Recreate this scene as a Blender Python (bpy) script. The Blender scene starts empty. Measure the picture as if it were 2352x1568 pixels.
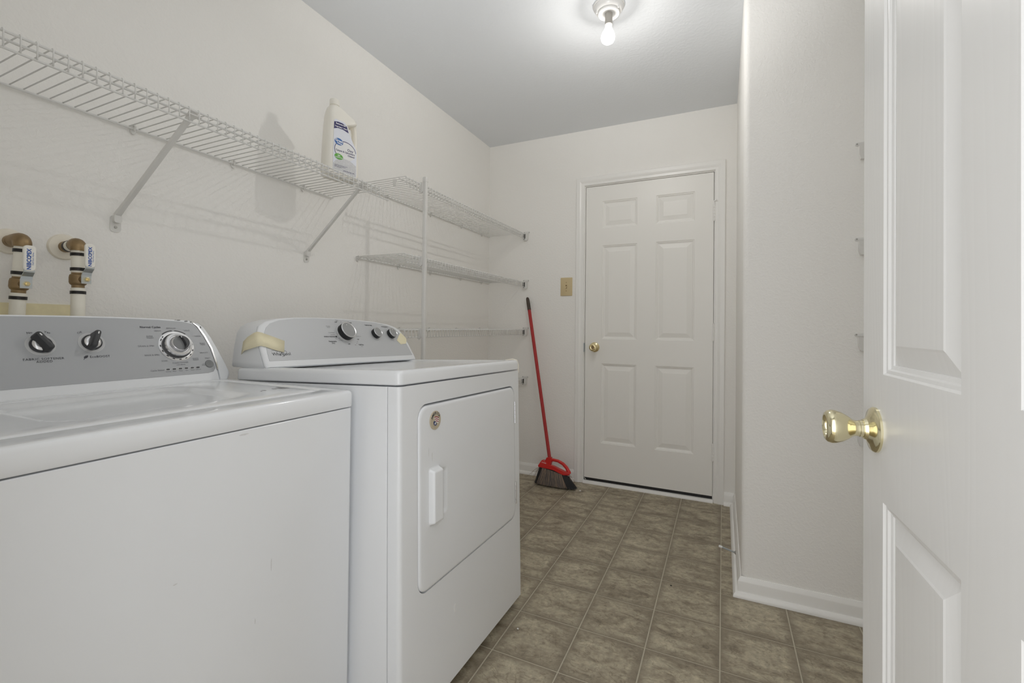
import bpy, bmesh, math, random
from math import sin, cos, pi, radians, tan
from mathutils import Vector, Matrix
random.seed(7)
SC = bpy.context.scene
COL = SC.collection

# ------------------------------------------------------------------ camera
F, YAW, ROLL, CY, CAMH, PITCH = 1040.7458, 0.4359, 0.0102, -42.9947, 1.0711, -0.0094
fw = Vector((-sin(YAW) * cos(PITCH), cos(YAW) * cos(PITCH), -sin(PITCH)))
rt = Vector((cos(YAW), sin(YAW), 0))
up = rt.cross(fw)
cr = rt * cos(ROLL) + up * sin(ROLL)
cu = up * cos(ROLL) - rt * sin(ROLL)
cam_d = bpy.data.cameras.new('camera')
cam = bpy.data.objects.new('camera', cam_d)
COL.objects.link(cam)
cam.matrix_world = Matrix(((cr.x, cu.x, -fw.x, 0), (cr.y, cu.y, -fw.y, 0), (cr.z, cu.z, -fw.z, CAMH), (0, 0, 0, 1)))
cam_d.sensor_fit = 'HORIZONTAL'
cam_d.sensor_width = 36
cam_d.lens = F / 2352 * 36
cam_d.shift_y = CY / 2352
cam_d.clip_start = 0.01
cam_d.clip_end = 50
SC.camera = cam

# ------------------------------------------------------------------ light
SC.view_settings.view_transform = 'Standard'
SC.view_settings.look = 'None'
SC.view_settings.gamma = 1
SC.view_settings.use_curve_mapping = False
SC.view_settings.exposure = 0.06
try:
    SC.cycles.max_bounces = 16
    SC.cycles.diffuse_bounces = 12
except Exception:
    pass
BULB = 1.5           # glow of the bulb's envelope
FILAMENT = 7.3       # watts of the lamp inside it
wd = bpy.data.worlds.new('world')
SC.world = wd
wd.use_nodes = True
wd.node_tree.nodes['Background'].inputs[0].default_value = (0.97, 0.98, 1.0, 1)   # daylit rooms beyond the open doorway
wd.node_tree.nodes['Background'].inputs[1].default_value = 1.95
# the photographer's flash, bounced off the ceiling
fl = bpy.data.lights.new('flash', 'SPOT')
fl.energy = 62
fl.color = (0.98, 0.99, 1.0)
fl.spot_size = radians(72)
fl.spot_blend = 0.6
fl.shadow_soft_size = 0.04
flo = bpy.data.objects.new('flash', fl)
COL.objects.link(flo)
flo.location = (-0.12, 0.05, 1.22)
flo.rotation_euler = (Vector((-0.40, 1.00, 2.45)) - Vector(flo.location)).to_track_quat('-Z', 'Y').to_euler()

# ------------------------------------------------------------------ materials
MATS = {}
def nt(name):
    m = bpy.data.materials.new(name)
    m.use_nodes = True
    n = m.node_tree
    return m, n, n.nodes['Principled BSDF']
def lk(n, a, b): n.links.new(a, b)
def mat(name, col, rough=0.5, metal=0.0, coat=0.0, bump=0.0, bscale=200.0, var=0.0, vscale=8.0, spec=0.5, trans=0.0, stretch=None):
    m, n, p = nt(name)
    p.inputs['Base Color'].default_value = (*col, 1)
    p.inputs['Roughness'].default_value = rough
    p.inputs['Metallic'].default_value = metal
    p.inputs['Specular IOR Level'].default_value = spec
    p.inputs['Coat Weight'].default_value = coat
    p.inputs['Coat Roughness'].default_value = 0.08
    p.inputs['Transmission Weight'].default_value = trans
    tc = n.nodes.new('ShaderNodeTexCoord')
    vec = tc.outputs['Object']
    if stretch:
        mp = n.nodes.new('ShaderNodeMapping')
        mp.inputs['Scale'].default_value = stretch
        lk(n, vec, mp.inputs['Vector'])
        vec = mp.outputs['Vector']
    if bump:
        t = n.nodes.new('ShaderNodeTexNoise')
        t.inputs['Scale'].default_value = bscale
        t.inputs['Detail'].default_value = 3
        lk(n, vec, t.inputs['Vector'])
        b = n.nodes.new('ShaderNodeBump')
        b.inputs['Strength'].default_value = bump
        b.inputs['Distance'].default_value = 0.002
        lk(n, t.outputs['Fac'], b.inputs['Height'])
        lk(n, b.outputs['Normal'], p.inputs['Normal'])
    if var:
        t = n.nodes.new('ShaderNodeTexNoise')
        t.inputs['Scale'].default_value = vscale
        t.inputs['Detail'].default_value = 5
        lk(n, vec, t.inputs['Vector'])
        r = n.nodes.new('ShaderNodeMix')
        r.data_type = 'RGBA'
        r.inputs[6].default_value = (*[c * (1 - var) for c in col], 1)
        r.inputs[7].default_value = (*[min(1, c * (1 + var)) for c in col], 1)
        lk(n, t.outputs['Fac'], r.inputs[0])
        lk(n, r.outputs[2], p.inputs['Base Color'])
    MATS[name] = m
    return m

def plaster(name, col, scale, strength, dist, rough=0.6):
    m, n, p = nt(name)
    p.inputs['Base Color'].default_value = (*col, 1)
    p.inputs['Roughness'].default_value = rough
    p.inputs['Specular IOR Level'].default_value = 0.35
    g = n.nodes.new('ShaderNodeNewGeometry')
    t = n.nodes.new('ShaderNodeTexNoise'); t.inputs['Scale'].default_value = scale; t.inputs['Detail'].default_value = 2.5
    t.inputs['Distortion'].default_value = 0.6
    lk(n, g.outputs['Position'], t.inputs['Vector'])
    cr_ = n.nodes.new('ShaderNodeValToRGB')
    cr_.color_ramp.elements[0].position = 0.42; cr_.color_ramp.elements[1].position = 0.68
    lk(n, t.outputs['Fac'], cr_.inputs['Fac'])
    b = n.nodes.new('ShaderNodeBump'); b.inputs['Strength'].default_value = strength; b.inputs['Distance'].default_value = dist
    lk(n, cr_.outputs['Color'], b.inputs['Height'])
    lk(n, b.outputs['Normal'], p.inputs['Normal'])
    return m

M_wall = plaster('wall_paint', (0.875, 0.86, 0.83), 95, 0.28, 0.0016)
M_ceil = plaster('ceiling_paint', (0.765, 0.785, 0.81), 60, 0.13, 0.002, 0.75)
M_trim = mat('trim_paint', (0.87, 0.86, 0.835), 0.32, bump=0.03, bscale=90)
M_door = mat('door_paint', (0.86, 0.845, 0.81), 0.38, bump=0.02, bscale=60)

# near door: gloss white over an embossed wood grain
def grain_mat():
    m, n, p = nt('grained_door_paint')
    p.inputs['Base Color'].default_value = (0.82, 0.815, 0.80, 1)
    p.inputs['Roughness'].default_value = 0.27
    tc = n.nodes.new('ShaderNodeTexCoord')
    mp = n.nodes.new('ShaderNodeMapping'); mp.inputs['Scale'].default_value = (20, 20, 1.6)
    lk(n, tc.outputs['Object'], mp.inputs['Vector'])
    w = n.nodes.new('ShaderNodeTexNoise'); w.inputs['Scale'].default_value = 1.0; w.inputs['Detail'].default_value = 0.5
    lk(n, mp.outputs['Vector'], w.inputs['Vector'])
    mu = n.nodes.new('ShaderNodeMath'); mu.operation = 'MULTIPLY'; mu.inputs[1].default_value = 26
    lk(n, w.outputs['Fac'], mu.inputs[0])
    sn = n.nodes.new('ShaderNodeMath'); sn.operation = 'SINE'
    lk(n, mu.outputs[0], sn.inputs[0])
    pw = n.nodes.new('ShaderNodeMath'); pw.operation = 'ABSOLUTE'
    lk(n, sn.outputs[0], pw.inputs[0])
    b = n.nodes.new('ShaderNodeBump'); b.inputs['Strength'].default_value = 0.10; b.inputs['Distance'].default_value = 0.0006
    lk(n, pw.outputs[0], b.inputs['Height'])
    lk(n, b.outputs['Normal'], p.inputs['Normal'])
    return m
M_grain = grain_mat()

def tile_mat():
    m, n, p = nt('slate_tile')
    p.inputs['Roughness'].default_value = 0.5
    p.inputs['Specular IOR Level'].default_value = 0.4
    tc = n.nodes.new('ShaderNodeTexCoord')
    oi = n.nodes.new('ShaderNodeObjectInfo')
    mul = n.nodes.new('ShaderNodeMath'); mul.operation = 'MULTIPLY'; mul.inputs[1].default_value = 37
    lk(n, oi.outputs['Random'], mul.inputs[0])
    add = n.nodes.new('ShaderNodeVectorMath'); add.operation = 'ADD'
    lk(n, tc.outputs['Object'], add.inputs[0]); lk(n, mul.outputs[0], add.inputs[1])
    mp = n.nodes.new('ShaderNodeMapping'); mp.inputs['Rotation'].default_value = (0, 0, 0.5); mp.inputs['Scale'].default_value = (1, 1.9, 1)
    lk(n, add.outputs[0], mp.inputs['Vector'])
    a = n.nodes.new('ShaderNodeTexNoise'); a.inputs['Scale'].default_value = 9; a.inputs['Detail'].default_value = 7; a.inputs['Roughness'].default_value = 0.62; a.inputs['Distortion'].default_value = 0.8
    lk(n, mp.outputs[0], a.inputs['Vector'])
    r1 = n.nodes.new('ShaderNodeValToRGB')
    e = r1.color_ramp.elements
    e[0].position = 0.28; e[0].color = (0.200, 0.164, 0.118, 1)
    e[1].position = 0.76; e[1].color = (0.60, 0.545, 0.410, 1)
    k = e.new(0.5); k.color = (0.395, 0.342, 0.254, 1)
    lk(n, a.outputs['Fac'], r1.inputs['Fac'])
    f = n.nodes.new('ShaderNodeTexNoise'); f.inputs['Scale'].default_value = 60; f.inputs['Detail'].default_value = 5; f.inputs['Roughness'].default_value = 0.7
    lk(n, add.outputs[0], f.inputs['Vector'])
    r2 = n.nodes.new('ShaderNodeValToRGB')
    r2.color_ramp.elements[0].position = 0.3; r2.color_ramp.elements[0].color = (0.72, 0.72, 0.72, 1)
    r2.color_ramp.elements[1].position = 0.75; r2.color_ramp.elements[1].color = (1.25, 1.25, 1.22, 1)
    lk(n, f.outputs['Fac'], r2.inputs['Fac'])
    mx = n.nodes.new('ShaderNodeMix'); mx.data_type = 'RGBA'; mx.blend_type = 'MULTIPLY'; mx.inputs[0].default_value = 1
    lk(n, r1.outputs[0], mx.inputs[6]); lk(n, r2.outputs[0], mx.inputs[7])
    # fine dark veins
    v = n.nodes.new('ShaderNodeTexNoise'); v.inputs['Scale'].default_value = 14; v.inputs['Detail'].default_value = 6; v.inputs['Distortion'].default_value = 1.2
    lk(n, mp.outputs[0], v.inputs['Vector'])
    sb = n.nodes.new('ShaderNodeMath'); sb.operation = 'SUBTRACT'; sb.inputs[1].default_value = 0.5; lk(n, v.outputs['Fac'], sb.inputs[0])
    ab = n.nodes.new('ShaderNodeMath'); ab.operation = 'ABSOLUTE'; lk(n, sb.outputs[0], ab.inputs[0])
    rv = n.nodes.new('ShaderNodeValToRGB')
    rv.color_ramp.elements[0].position = 0.0; rv.color_ramp.elements[0].color = (0.62, 0.6, 0.58, 1)
    rv.color_ramp.elements[1].position = 0.025; rv.color_ramp.elements[1].color = (1, 1, 1, 1)
    lk(n, ab.outputs[0], rv.inputs['Fac'])
    mv = n.nodes.new('ShaderNodeMix'); mv.data_type = 'RGBA'; mv.blend_type = 'MULTIPLY'; mv.inputs[0].default_value = 0.8
    lk(n, mx.outputs[2], mv.inputs[6]); lk(n, rv.outputs[0], mv.inputs[7])
    # printed darker border of every tile
    sx = n.nodes.new('ShaderNodeSeparateXYZ'); lk(n, tc.outputs['Object'], sx.inputs[0])
    ax = n.nodes.new('ShaderNodeMath'); ax.operation = 'ABSOLUTE'; lk(n, sx.outputs[0], ax.inputs[0])
    ay = n.nodes.new('ShaderNodeMath'); ay.operation = 'ABSOLUTE'; lk(n, sx.outputs[1], ay.inputs[0])
    mm = n.nodes.new('ShaderNodeMath'); mm.operation = 'MAXIMUM'; lk(n, ax.outputs[0], mm.inputs[0]); lk(n, ay.outputs[0], mm.inputs[1])
    rb = n.nodes.new('ShaderNodeMapRange'); rb.inputs['From Min'].default_value = 0.084; rb.inputs['From Max'].default_value = 0.112
    rb.inputs['To Min'].default_value = 0.0; rb.inputs['To Max'].default_value = 0.75
    lk(n, mm.outputs[0], rb.inputs['Value'])
    mb = n.nodes.new('ShaderNodeMix'); mb.data_type = 'RGBA'
    mb.inputs[7].default_value = (0.215, 0.180, 0.131, 1)
    lk(n, rb.outputs[0], mb.inputs[0]); lk(n, mv.outputs[2], mb.inputs[6])
    lk(n, mb.outputs[2], p.inputs['Base Color'])
    b = n.nodes.new('ShaderNodeBump'); b.inputs['Strength'].default_value = 0.25; b.inputs['Distance'].default_value = 0.0015
    lk(n, f.outputs['Fac'], b.inputs['Height']); lk(n, b.outputs['Normal'], p.inputs['Normal'])
    return m
M_tile = tile_mat()
M_grout = mat('grout', (0.50, 0.455, 0.355), 0.8, var=0.1, vscale=60)
M_enamel = mat('white_enamel', (0.825, 0.84, 0.86), 0.22, coat=0.25, bump=0.008, bscale=500)
M_enamel2 = mat('white_enamel_top', (0.825, 0.84, 0.86), 0.16, coat=0.4)
M_plastic = mat('white_plastic', (0.81, 0.825, 0.845), 0.34)
M_gray = mat('grey_panel', (0.42, 0.43, 0.445), 0.42, metal=0.15, bump=0.02, bscale=900)
M_gray2 = mat('light_grey_panel', (0.55, 0.56, 0.575), 0.42, metal=0.15, bump=0.02, bscale=900)
M_silver = mat('silver_trim', (0.72, 0.72, 0.73), 0.22, metal=0.85)
M_dkgray = mat('dark_grey_plastic', (0.045, 0.046, 0.05), 0.38)
M_mdgray = mat('mid_grey_plastic', (0.20, 0.205, 0.21), 0.4)
M_black = mat('black_plastic', (0.012, 0.012, 0.013), 0.35)
M_ink = mat('dark_ink', (0.055, 0.057, 0.065), 0.6)
M_ink2 = mat('grey_ink', (0.17, 0.175, 0.185), 0.6)
M_halo = mat('pale_grey_print', (0.55, 0.555, 0.56), 0.5)
M_tape = mat('masking_tape', (0.86, 0.79, 0.56), 0.65, bump=0.25, bscale=600, var=0.06, vscale=40)
M_wire = mat('white_vinyl_wire', (0.74, 0.735, 0.715), 0.35)
M_wirep = mat('white_bracket_plastic', (0.72, 0.71, 0.685), 0.4)
M_brass = mat('polished_brass', (0.80, 0.735, 0.50), 0.14, metal=1.0)
M_brass2 = mat('satin_brass', (0.80, 0.68, 0.40), 0.2, metal=1.0)
M_oldbrass = mat('tarnished_brass', (0.30, 0.21, 0.11), 0.45, metal=0.75, var=0.35, vscale=60)
M_pex = mat('translucent_pipe', (0.86, 0.83, 0.74), 0.4, var=0.05, vscale=30)
M_crimp = mat('black_crimp', (0.03, 0.028, 0.027), 0.4, metal=0.5)
M_steel = mat('zinc_steel', (0.62, 0.66, 0.68), 0.28, metal=0.95)
M_cream = mat('cream_plastic', (0.84, 0.79, 0.68), 0.5, var=0.10, vscale=25)
M_yellow = mat('yellowed_board', (0.86, 0.78, 0.52), 0.7, var=0.16, vscale=45)
M_lever = mat('lever_sleeve', (0.88, 0.86, 0.80), 0.4)
M_blue = mat('blue_print', (0.025, 0.10, 0.38), 0.5)
M_almond = mat('almond_plastic', (0.62, 0.50, 0.29), 0.4)
M_screw = mat('screw_metal', (0.45, 0.44, 0.42), 0.4, metal=0.8)
M_hole = mat('dark_recess', (0.02, 0.02, 0.02), 0.8)
M_red = mat('red_paint', (0.42, 0.022, 0.022), 0.32)
M_redp = mat('red_plastic', (0.62, 0.022, 0.018), 0.35)
M_grip = mat('brown_grip', (0.055, 0.038, 0.026), 0.5)
M_brist = mat('dark_bristle', (0.014, 0.012, 0.012), 0.6)
M_brist2 = mat('grey_bristle', (0.10, 0.085, 0.075), 0.6)
M_brist3 = mat('tan_bristle', (0.28, 0.19, 0.13), 0.6)
M_jug = mat('aged_white_plastic', (0.87, 0.84, 0.765), 0.38, var=0.04, vscale=14)
M_label = mat('label_paper', (0.76, 0.78, 0.85), 0.35, var=0.08, vscale=25)
M_label2 = mat('label_white', (0.80, 0.795, 0.79), 0.35)
M_label3 = mat('label_foam', (0.62, 0.62, 0.63), 0.35, var=0.25, vscale=260)
M_navy = mat('navy_print', (0.028, 0.022, 0.12), 0.4)
M_lblue = mat('logo_blue', (0.03, 0.14, 0.42), 0.4)
M_green = mat('logo_green', (0.12, 0.42, 0.05), 0.4)
M_white = mat('white_print', (0.85, 0.85, 0.85), 0.5)
M_tan = mat('magnet_tan', (0.52, 0.45, 0.33), 0.45)
M_porc = mat('white_porcelain', (0.80, 0.79, 0.77), 0.3)
M_sleeve = mat('grey_socket_sleeve', (0.36, 0.34, 0.31), 0.45)
M_debris = mat('white_crumb', (0.8, 0.78, 0.74), 0.8)
M_rubber = mat('white_rubber', (0.8, 0.8, 0.78), 0.5)
def bulb_mat():
    m, n, p = nt('lit_bulb')
    out = n.nodes['Material Output']
    em = n.nodes.new('ShaderNodeEmission'); em.inputs[0].default_value = (1.0, 0.99, 0.97, 1); em.inputs[1].default_value = BULB
    tr = n.nodes.new('ShaderNodeBsdfTransparent')
    ad = n.nodes.new('ShaderNodeAddShader')
    lk(n, em.outputs[0], ad.inputs[0]); lk(n, tr.outputs[0], ad.inputs[1])
    lk(n, ad.outputs[0], out.inputs['Surface'])
    return m
M_bulb = bulb_mat()

# ------------------------------------------------------------------ mesh helpers
def BM(): return bmesh.new()
class Multi:
    """collects separate pieces: each becomes an object of its own"""
    def __init__(self): self.items = []
    def new(self):
        b = bmesh.new(); self.items.append(b); return b
def face(bm, vs):
    try: return bm.faces.new(vs)
    except ValueError: return None
def loft(bm, loops, cap0=True, cap1=True, closed=True):
    L = [[bm.verts.new(p) for p in lp] for lp in loops]
    for a, b in zip(L, L[1:]):
        n = len(a)
        for i in range(n if closed else n - 1):
            j = (i + 1) % n
            face(bm, (a[i], a[j], b[j], b[i]))
    if cap0: face(bm, list(reversed(L[0])))
    if cap1: face(bm, L[-1])
    return L
def box(bm, x0, x1, y0, y1, z0, z1):
    loft(bm, [[(x0, y0, z0), (x1, y0, z0), (x1, y1, z0), (x0, y1, z0)], [(x0, y0, z1), (x1, y0, z1), (x1, y1, z1), (x0, y1, z1)]])
def rr(a0, a1, b0, b1, r, n=5):
    """rounded rectangle, counter-clockwise"""
    r = max(1e-5, min(r, (a1 - a0) / 2 - 1e-6, (b1 - b0) / 2 - 1e-6))
    out = []
    for cx, cy, s in ((a1 - r, b0 + r, -pi / 2), (a1 - r, b1 - r, 0), (a0 + r, b1 - r, pi / 2), (a0 + r, b0 + r, pi)):
        for i in range(n + 1):
            t = s + pi / 2 * i / n
            out.append((cx + r * cos(t), cy + r * sin(t)))
    return out
def frame(o, right, upv):
    right = Vector(right).normalized(); upv = Vector(upv).normalized()
    nrm = right.cross(upv)
    return Matrix(((right.x, upv.x, nrm.x, o[0]), (right.y, upv.y, nrm.y, o[1]), (right.z, upv.z, nrm.z, o[2]), (0, 0, 0, 1)))
def axis_frame(p0, p1):
    d = (Vector(p1) - Vector(p0)).normalized()
    a = Vector((0, 0, 1)) if abs(d.z) < 0.9 else Vector((1, 0, 0))
    r = a.cross(d).normalized()
    return frame(p0, r, d.cross(r))
def lathe(bm, prof, M, n=24, cap0=True, cap1=True):
    loft(bm, [[M @ Vector((r * cos(2 * pi * i / n), r * sin(2 * pi * i / n), z)) for i in range(n)] for r, z in prof], cap0, cap1)
def cyl(bm, p0, p1, r, n=16, r1=None):
    M = axis_frame(p0, p1); h = (Vector(p1) - Vector(p0)).length
    lathe(bm, [(r, 0), (r if r1 is None else r1, h)], M, n)
def tube(bm, pts, r, n=6, cap=True):
    pts = [Vector(p) for p in pts]
    loops = []
    d0 = (pts[1] - pts[0]).normalized()
    a = Vector((0, 0, 1)) if abs(d0.z) < 0.9 else Vector((1, 0, 0))
    u = a.cross(d0).normalized()
    for i, p in enumerate(pts):
        d = ((pts[min(i + 1, len(pts) - 1)] - pts[max(i - 1, 0)])).normalized()
        u = (u - d * u.dot(d)).normalized()
        v = d.cross(u)
        rr_ = r[i] if isinstance(r, (list, tuple)) else r
        loops.append([p + (u * cos(2 * pi * k / n) + v * sin(2 * pi * k / n)) * rr_ for k in range(n)])
    loft(bm, loops, cap, cap)
def sweep(bm, path, prof, closed_prof=True):
    """path in XY (list of points), profile (d,z): d is measured to the left of the travel direction; mitred"""
    P = [Vector((p[0], p[1])) for p in path]
    loops = []
    for i, p in enumerate(P):
        if i == 0: n = (P[1] - P[0]).normalized(); o = Vector((-n.y, n.x)); k = 1
        elif i == len(P) - 1: n = (P[-1] - P[-2]).normalized(); o = Vector((-n.y, n.x)); k = 1
        else:
            a = (P[i] - P[i - 1]).normalized(); b = (P[i + 1] - P[i]).normalized()
            na = Vector((-a.y, a.x)); nb = Vector((-b.y, b.x))
            o = (na + nb).normalized(); k = 1 / max(0.2, o.dot(na))
        loops.append([(p.x + o.x * d * k, p.y + o.y * d * k, z) for d, z in prof])
    loft(bm, loops)
def plate(bm, M, pts, t):
    """polygon (a,b) in the frame's plane, thickness t along its normal"""
    if isinstance(bm, Multi): bm = bm.new()
    loft(bm, [[M @ Vector((a, b, 0)) for a, b in pts], [M @ Vector((a, b, t)) for a, b in pts]])
def rplate(bm, M, a0, a1, b0, b1, r, t, e=0.0, n=5):
    """rounded plate with a softened front edge"""
    L = [(0, 0)] + ([(0, t - e), (e * 0.35, t - e * 0.3), (e, t)] if e else [(0, t)])
    loft(bm, [[M @ Vector((a, b, z)) for a, b in rr(a0 + i, a1 - i, b0 + i, b1 - i, r - i * 0.5, n)] for i, z in L])
def disc(bm, M, r, t, n=28, e=0.0):
    prof = [(r, 0), (r, t - e), (r - e, t)] if e else [(r, 0), (r, t)]
    lathe(bm, prof, M, n)

def finish(name, bm, m, parent=None, smooth=True, angle=35, xf=None, bevel=0.0):
    if isinstance(bm, Multi):
        return [finish(name, b, m, parent, smooth, angle, xf, bevel) for b in bm.items]
    bmesh.ops.recalc_face_normals(bm, faces=bm.faces)
    if xf is not None: bm.transform(xf)
    me = bpy.data.meshes.new(name)
    bm.to_mesh(me); bm.free()
    if smooth:
        me.polygons.foreach_set('use_smooth', [True] * len(me.polygons))
        me.set_sharp_from_angle(angle=radians(angle))
    ms = m if isinstance(m, (list, tuple)) else [m]
    for x in ms: me.materials.append(x)
    o = bpy.data.objects.new(name, me)
    COL.objects.link(o)
    if parent is not None: o.parent = parent
    if bevel:
        b = o.modifiers.new('bevel', 'BEVEL'); b.width = bevel; b.segments = 2; b.limit_method = 'ANGLE'; b.angle_limit = radians(40)
        b.harden_normals = False
    return o
XF = {}
def thing(name, label, cat, loc=(0, 0, 0), group=None, matrix=None):
    o = bpy.data.objects.new(name, None)
    o.empty_display_size = 0.05
    COL.objects.link(o)
    if matrix is not None: o.matrix_world = matrix
    else: o.location = loc
    o['label'] = label; o['category'] = cat
    if group: o['group'] = group
    XF[o.name] = Matrix.Translation(-Vector(loc)) if matrix is None else Matrix.Identity(4)
    return o
def part(name, bm, m, parent, **k):
    """a part modelled in room coordinates (or in the thing's own frame when that frame is rotated)"""
    root = parent
    while root.parent: root = root.parent
    xf = k.pop('xf', None)
    X = XF.get(root.name, Matrix.Identity(4))
    return finish(name, bm, m, parent, xf=X if xf is None else X @ xf, **k)
def struct(name, bm, m, **k):
    o = finish(name, bm, m, **k)
    o['kind'] = 'structure'
    XF[o.name] = Matrix.Identity(4)
    return o
def tag(o, label, cat, group=None):
    o['label'] = label; o['category'] = cat
    if group: o['group'] = group
    XF[o.name] = Matrix.Identity(4)
    return o

def text_into(bm, s, size, M, align='CENTER', shear=0.0, space=1.0, bold=0.0):
    if isinstance(bm, Multi): bm = bm.new()
    cu_ = bpy.data.curves.new('t', 'FONT')
    cu_.body = s; cu_.size = size; cu_.align_x = align; cu_.align_y = 'CENTER'; cu_.shear = shear
    cu_.space_character = space; cu_.resolution_u = 2; cu_.space_line = 0.85; cu_.offset = bold
    ob = bpy.data.objects.new('t', cu_)
    COL.objects.link(ob)
    dg = bpy.context.evaluated_depsgraph_get()
    me = bpy.data.meshes.new_from_object(ob.evaluated_get(dg))
    me.transform(M)
    bm.from_mesh(me)
    bpy.data.objects.remove(ob); bpy.data.curves.remove(cu_); bpy.data.meshes.remove(me)
def at(M, a, b, z=0.0004, rot=0.0):
    return M @ Matrix.Translation((a, b, z)) @ Matrix.Rotation(rot, 4, 'Z')

# ------------------------------------------------------------------ room shell
LW, BW, CZ = -1.6324, 3.075, 2.451         # left wall x, back wall y, ceiling height
JX, JY, RX, FY = 0.0719, 2.062, 0.80, 0.12   # jog corner, right wall x, front wall y
DX0, DX1, DZ = -0.8735, -0.0520, 2.052       # back door opening (clear of the leaf by 3 mm)

bm = BM()
box(bm, LW - 0.12, LW, FY - 0.115, BW + 0.12, -0.02, CZ)
struct('wall_left', bm, M_wall)
bm = BM()
box(bm, LW, DX0 - 0.018, BW, BW + 0.12, -0.02, CZ)
box(bm, DX1 + 0.018, JX + 0.001, BW, BW + 0.12, -0.02, CZ)
box(bm, DX0 - 0.018, DX1 + 0.018, BW, BW + 0.12, DZ + 0.018, CZ)
wall_back = struct('wall_back', bm, M_wall)
bm = BM()
r = 0.024
pl = [(JX, BW + 0.12), (JX, JY + r)] + [(JX + r - r * cos(t), JY + r - r * sin(t)) for t in [pi / 2 * i / 8 for i in range(1, 8)]] + [(JX + r, JY), (RX + 0.12, JY), (RX + 0.12, BW + 0.12)]
loft(bm, [[(x, y, -0.02) for x, y in pl], [(x, y, CZ) for x, y in pl]])
struct('wall_corner', bm, M_wall, angle=30)
bm = BM()
box(bm, RX, RX + 0.12, FY - 0.115, JY, -0.02, CZ)
struct('wall_right', bm, M_wall)
OX0, OX1, OZ = -0.520, 0.268, 2.06
bm = BM()
box(bm, LW, OX0, FY - 0.115, FY, -0.02, CZ)
box(bm, OX1, RX, FY - 0.115, FY, -0.02, CZ)
box(bm, OX0, OX1, FY - 0.115, FY, OZ, CZ)
struct('wall_front', bm, M_wall)
bm = BM()
box(bm, LW - 0.12, RX + 0.12, FY - 0.115, BW + 0.12, CZ, CZ + 0.1)
struct('ceiling', bm, M_ceil)
# floor: grout bed with every tile on it
T, TX, TY = 0.2286, -0.6893, 1.1226
bm = BM()
box(bm, LW - 0.12, RX + 0.12, FY - 0.9, BW + 0.12, -0.06, -0.0012)
floor = struct('floor', bm, M_grout)
TM = {}
def tile(xa, xb, ya, yb):
    w, h = round(xb - xa, 4), round(yb - ya, 4)
    # the mesh is anchored at the full tile's centre so that the printed border sits right on cut tiles too
    key = (w, h)
    if key not in TM:
        bm = BM(); b = 0.0007
        x, y = w / 2, h / 2
        loft(bm, [[(-x, -y, -0.0012), (x, -y, -0.0012), (x, y, -0.0012), (-x, y, -0.0012)],
                  [(-x, -y, -0.0004), (x, -y, -0.0004), (x, y, -0.0004), (-x, y, -0.0004)],
                  [(-x + b, -y + b, 0), (x - b, -y + b, 0), (x - b, y - b, 0), (-x + b, y - b, 0)]], cap0=False)
        bmesh.ops.recalc_face_normals(bm, faces=bm.faces)
        me = bpy.data.meshes.new('tile'); bm.to_mesh(me); bm.free(); me.materials.append(M_tile)
        TM[key] = me
    o = bpy.data.objects.new('tile', TM[key])
    o.location = ((xa + xb) / 2, (ya + yb) / 2, 0)
    o.parent = floor
    COL.objects.link(o)
g = 0.0022
for i in range(-5, 8):
    for j in range(-5, 10):
        xa, xb = TX + i * T + g, TX + (i + 1) * T - g
        ya, yb = TY + j * T + g, TY + (j + 1) * T - g
        ymax = BW - 0.002 if xb > DX0 - 0.02 and xa < DX1 + 0.02 and False else BW
        xa, xb, ya, yb = max(xa, LW), min(xb, RX), max(ya, FY - 0.115), min(yb, ymax)
        if xa > JX and ya > JY: continue
        if yb > JY and xb > JX:
            if ya < JY:
                tile(xa, xb, ya, JY) if xa > JX - 0.05 else (tile(xa, xb, ya, JY))
                if xa < JX: tile(xa, JX, JY + 0.0001, yb)
                continue
            xb = JX
        if xb - xa < 0.006 or yb - ya < 0.006: continue
        tile(xa, xb, ya, yb)

# baseboards with shoe moulding
bprof = [(0.0, 0.0), (0.0300, 0.0), (0.0300, 0.006), (0.0270, 0.013), (0.0215, 0.0185), (0.0130, 0.021), (0.0130, 0.059), (0.0115, 0.063), (0.0040, 0.077), (0.0, 0.077)]
def baseboard(name, path):
    bm = BM(); sweep(bm, path, bprof)
    return struct(name, bm, M_trim, angle=25)
baseboard('baseboard_left', [(LW, BW), (LW, FY)])
baseboard('baseboard_back', [(-0.937, BW), (LW + 0.031, BW)])
bm = BM()
sweep(bm, [(RX, JY), (JX, JY), (JX, BW)], [(d, z) for d, z in bprof])
struct('baseboard_right', bm, M_trim, angle=25)
bm = BM()
sweep(bm, [(JX, BW), (0.0085, BW)], bprof)
struct('baseboard_corner', bm, M_trim, angle=25)

# casing and jamb of the back door
bm = BM()
cprof = [(0.0, 0.0), (0.0, 0.008), (0.004, 0.0105), (0.018, 0.0115), (0.024, 0.0150), (0.032, 0.0175), (0.041, 0.0165), (0.045, 0.0170), (0.055, 0.0165), (0.058, 0.0140), (0.058, 0.0)]
a0, a1, az = DX0 - 0.006, DX1 + 0.004, DZ + 0.006
loops = []
for (x, z, sx, sz) in ((a0, 0, -1, 0), (a0, az, -1, 1), (a1, az, 1, 1), (a1, 0, 1, 0)):
    loops.append([(x + sx * d, BW - h, z + sz * d) for d, h in cprof])
loft(bm, loops)
struct('trim_1', bm, M_trim, angle=20)
bm = BM()
J = 0.018
box(bm, DX0 - J, DX0, BW + 0.0005, BW + 0.12, 0, DZ + J)
box(bm, DX1, DX1 + J, BW + 0.0005, BW + 0.12, 0, DZ + J)
box(bm, DX0, DX1, BW + 0.0005, BW + 0.12, DZ, DZ + J)
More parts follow.
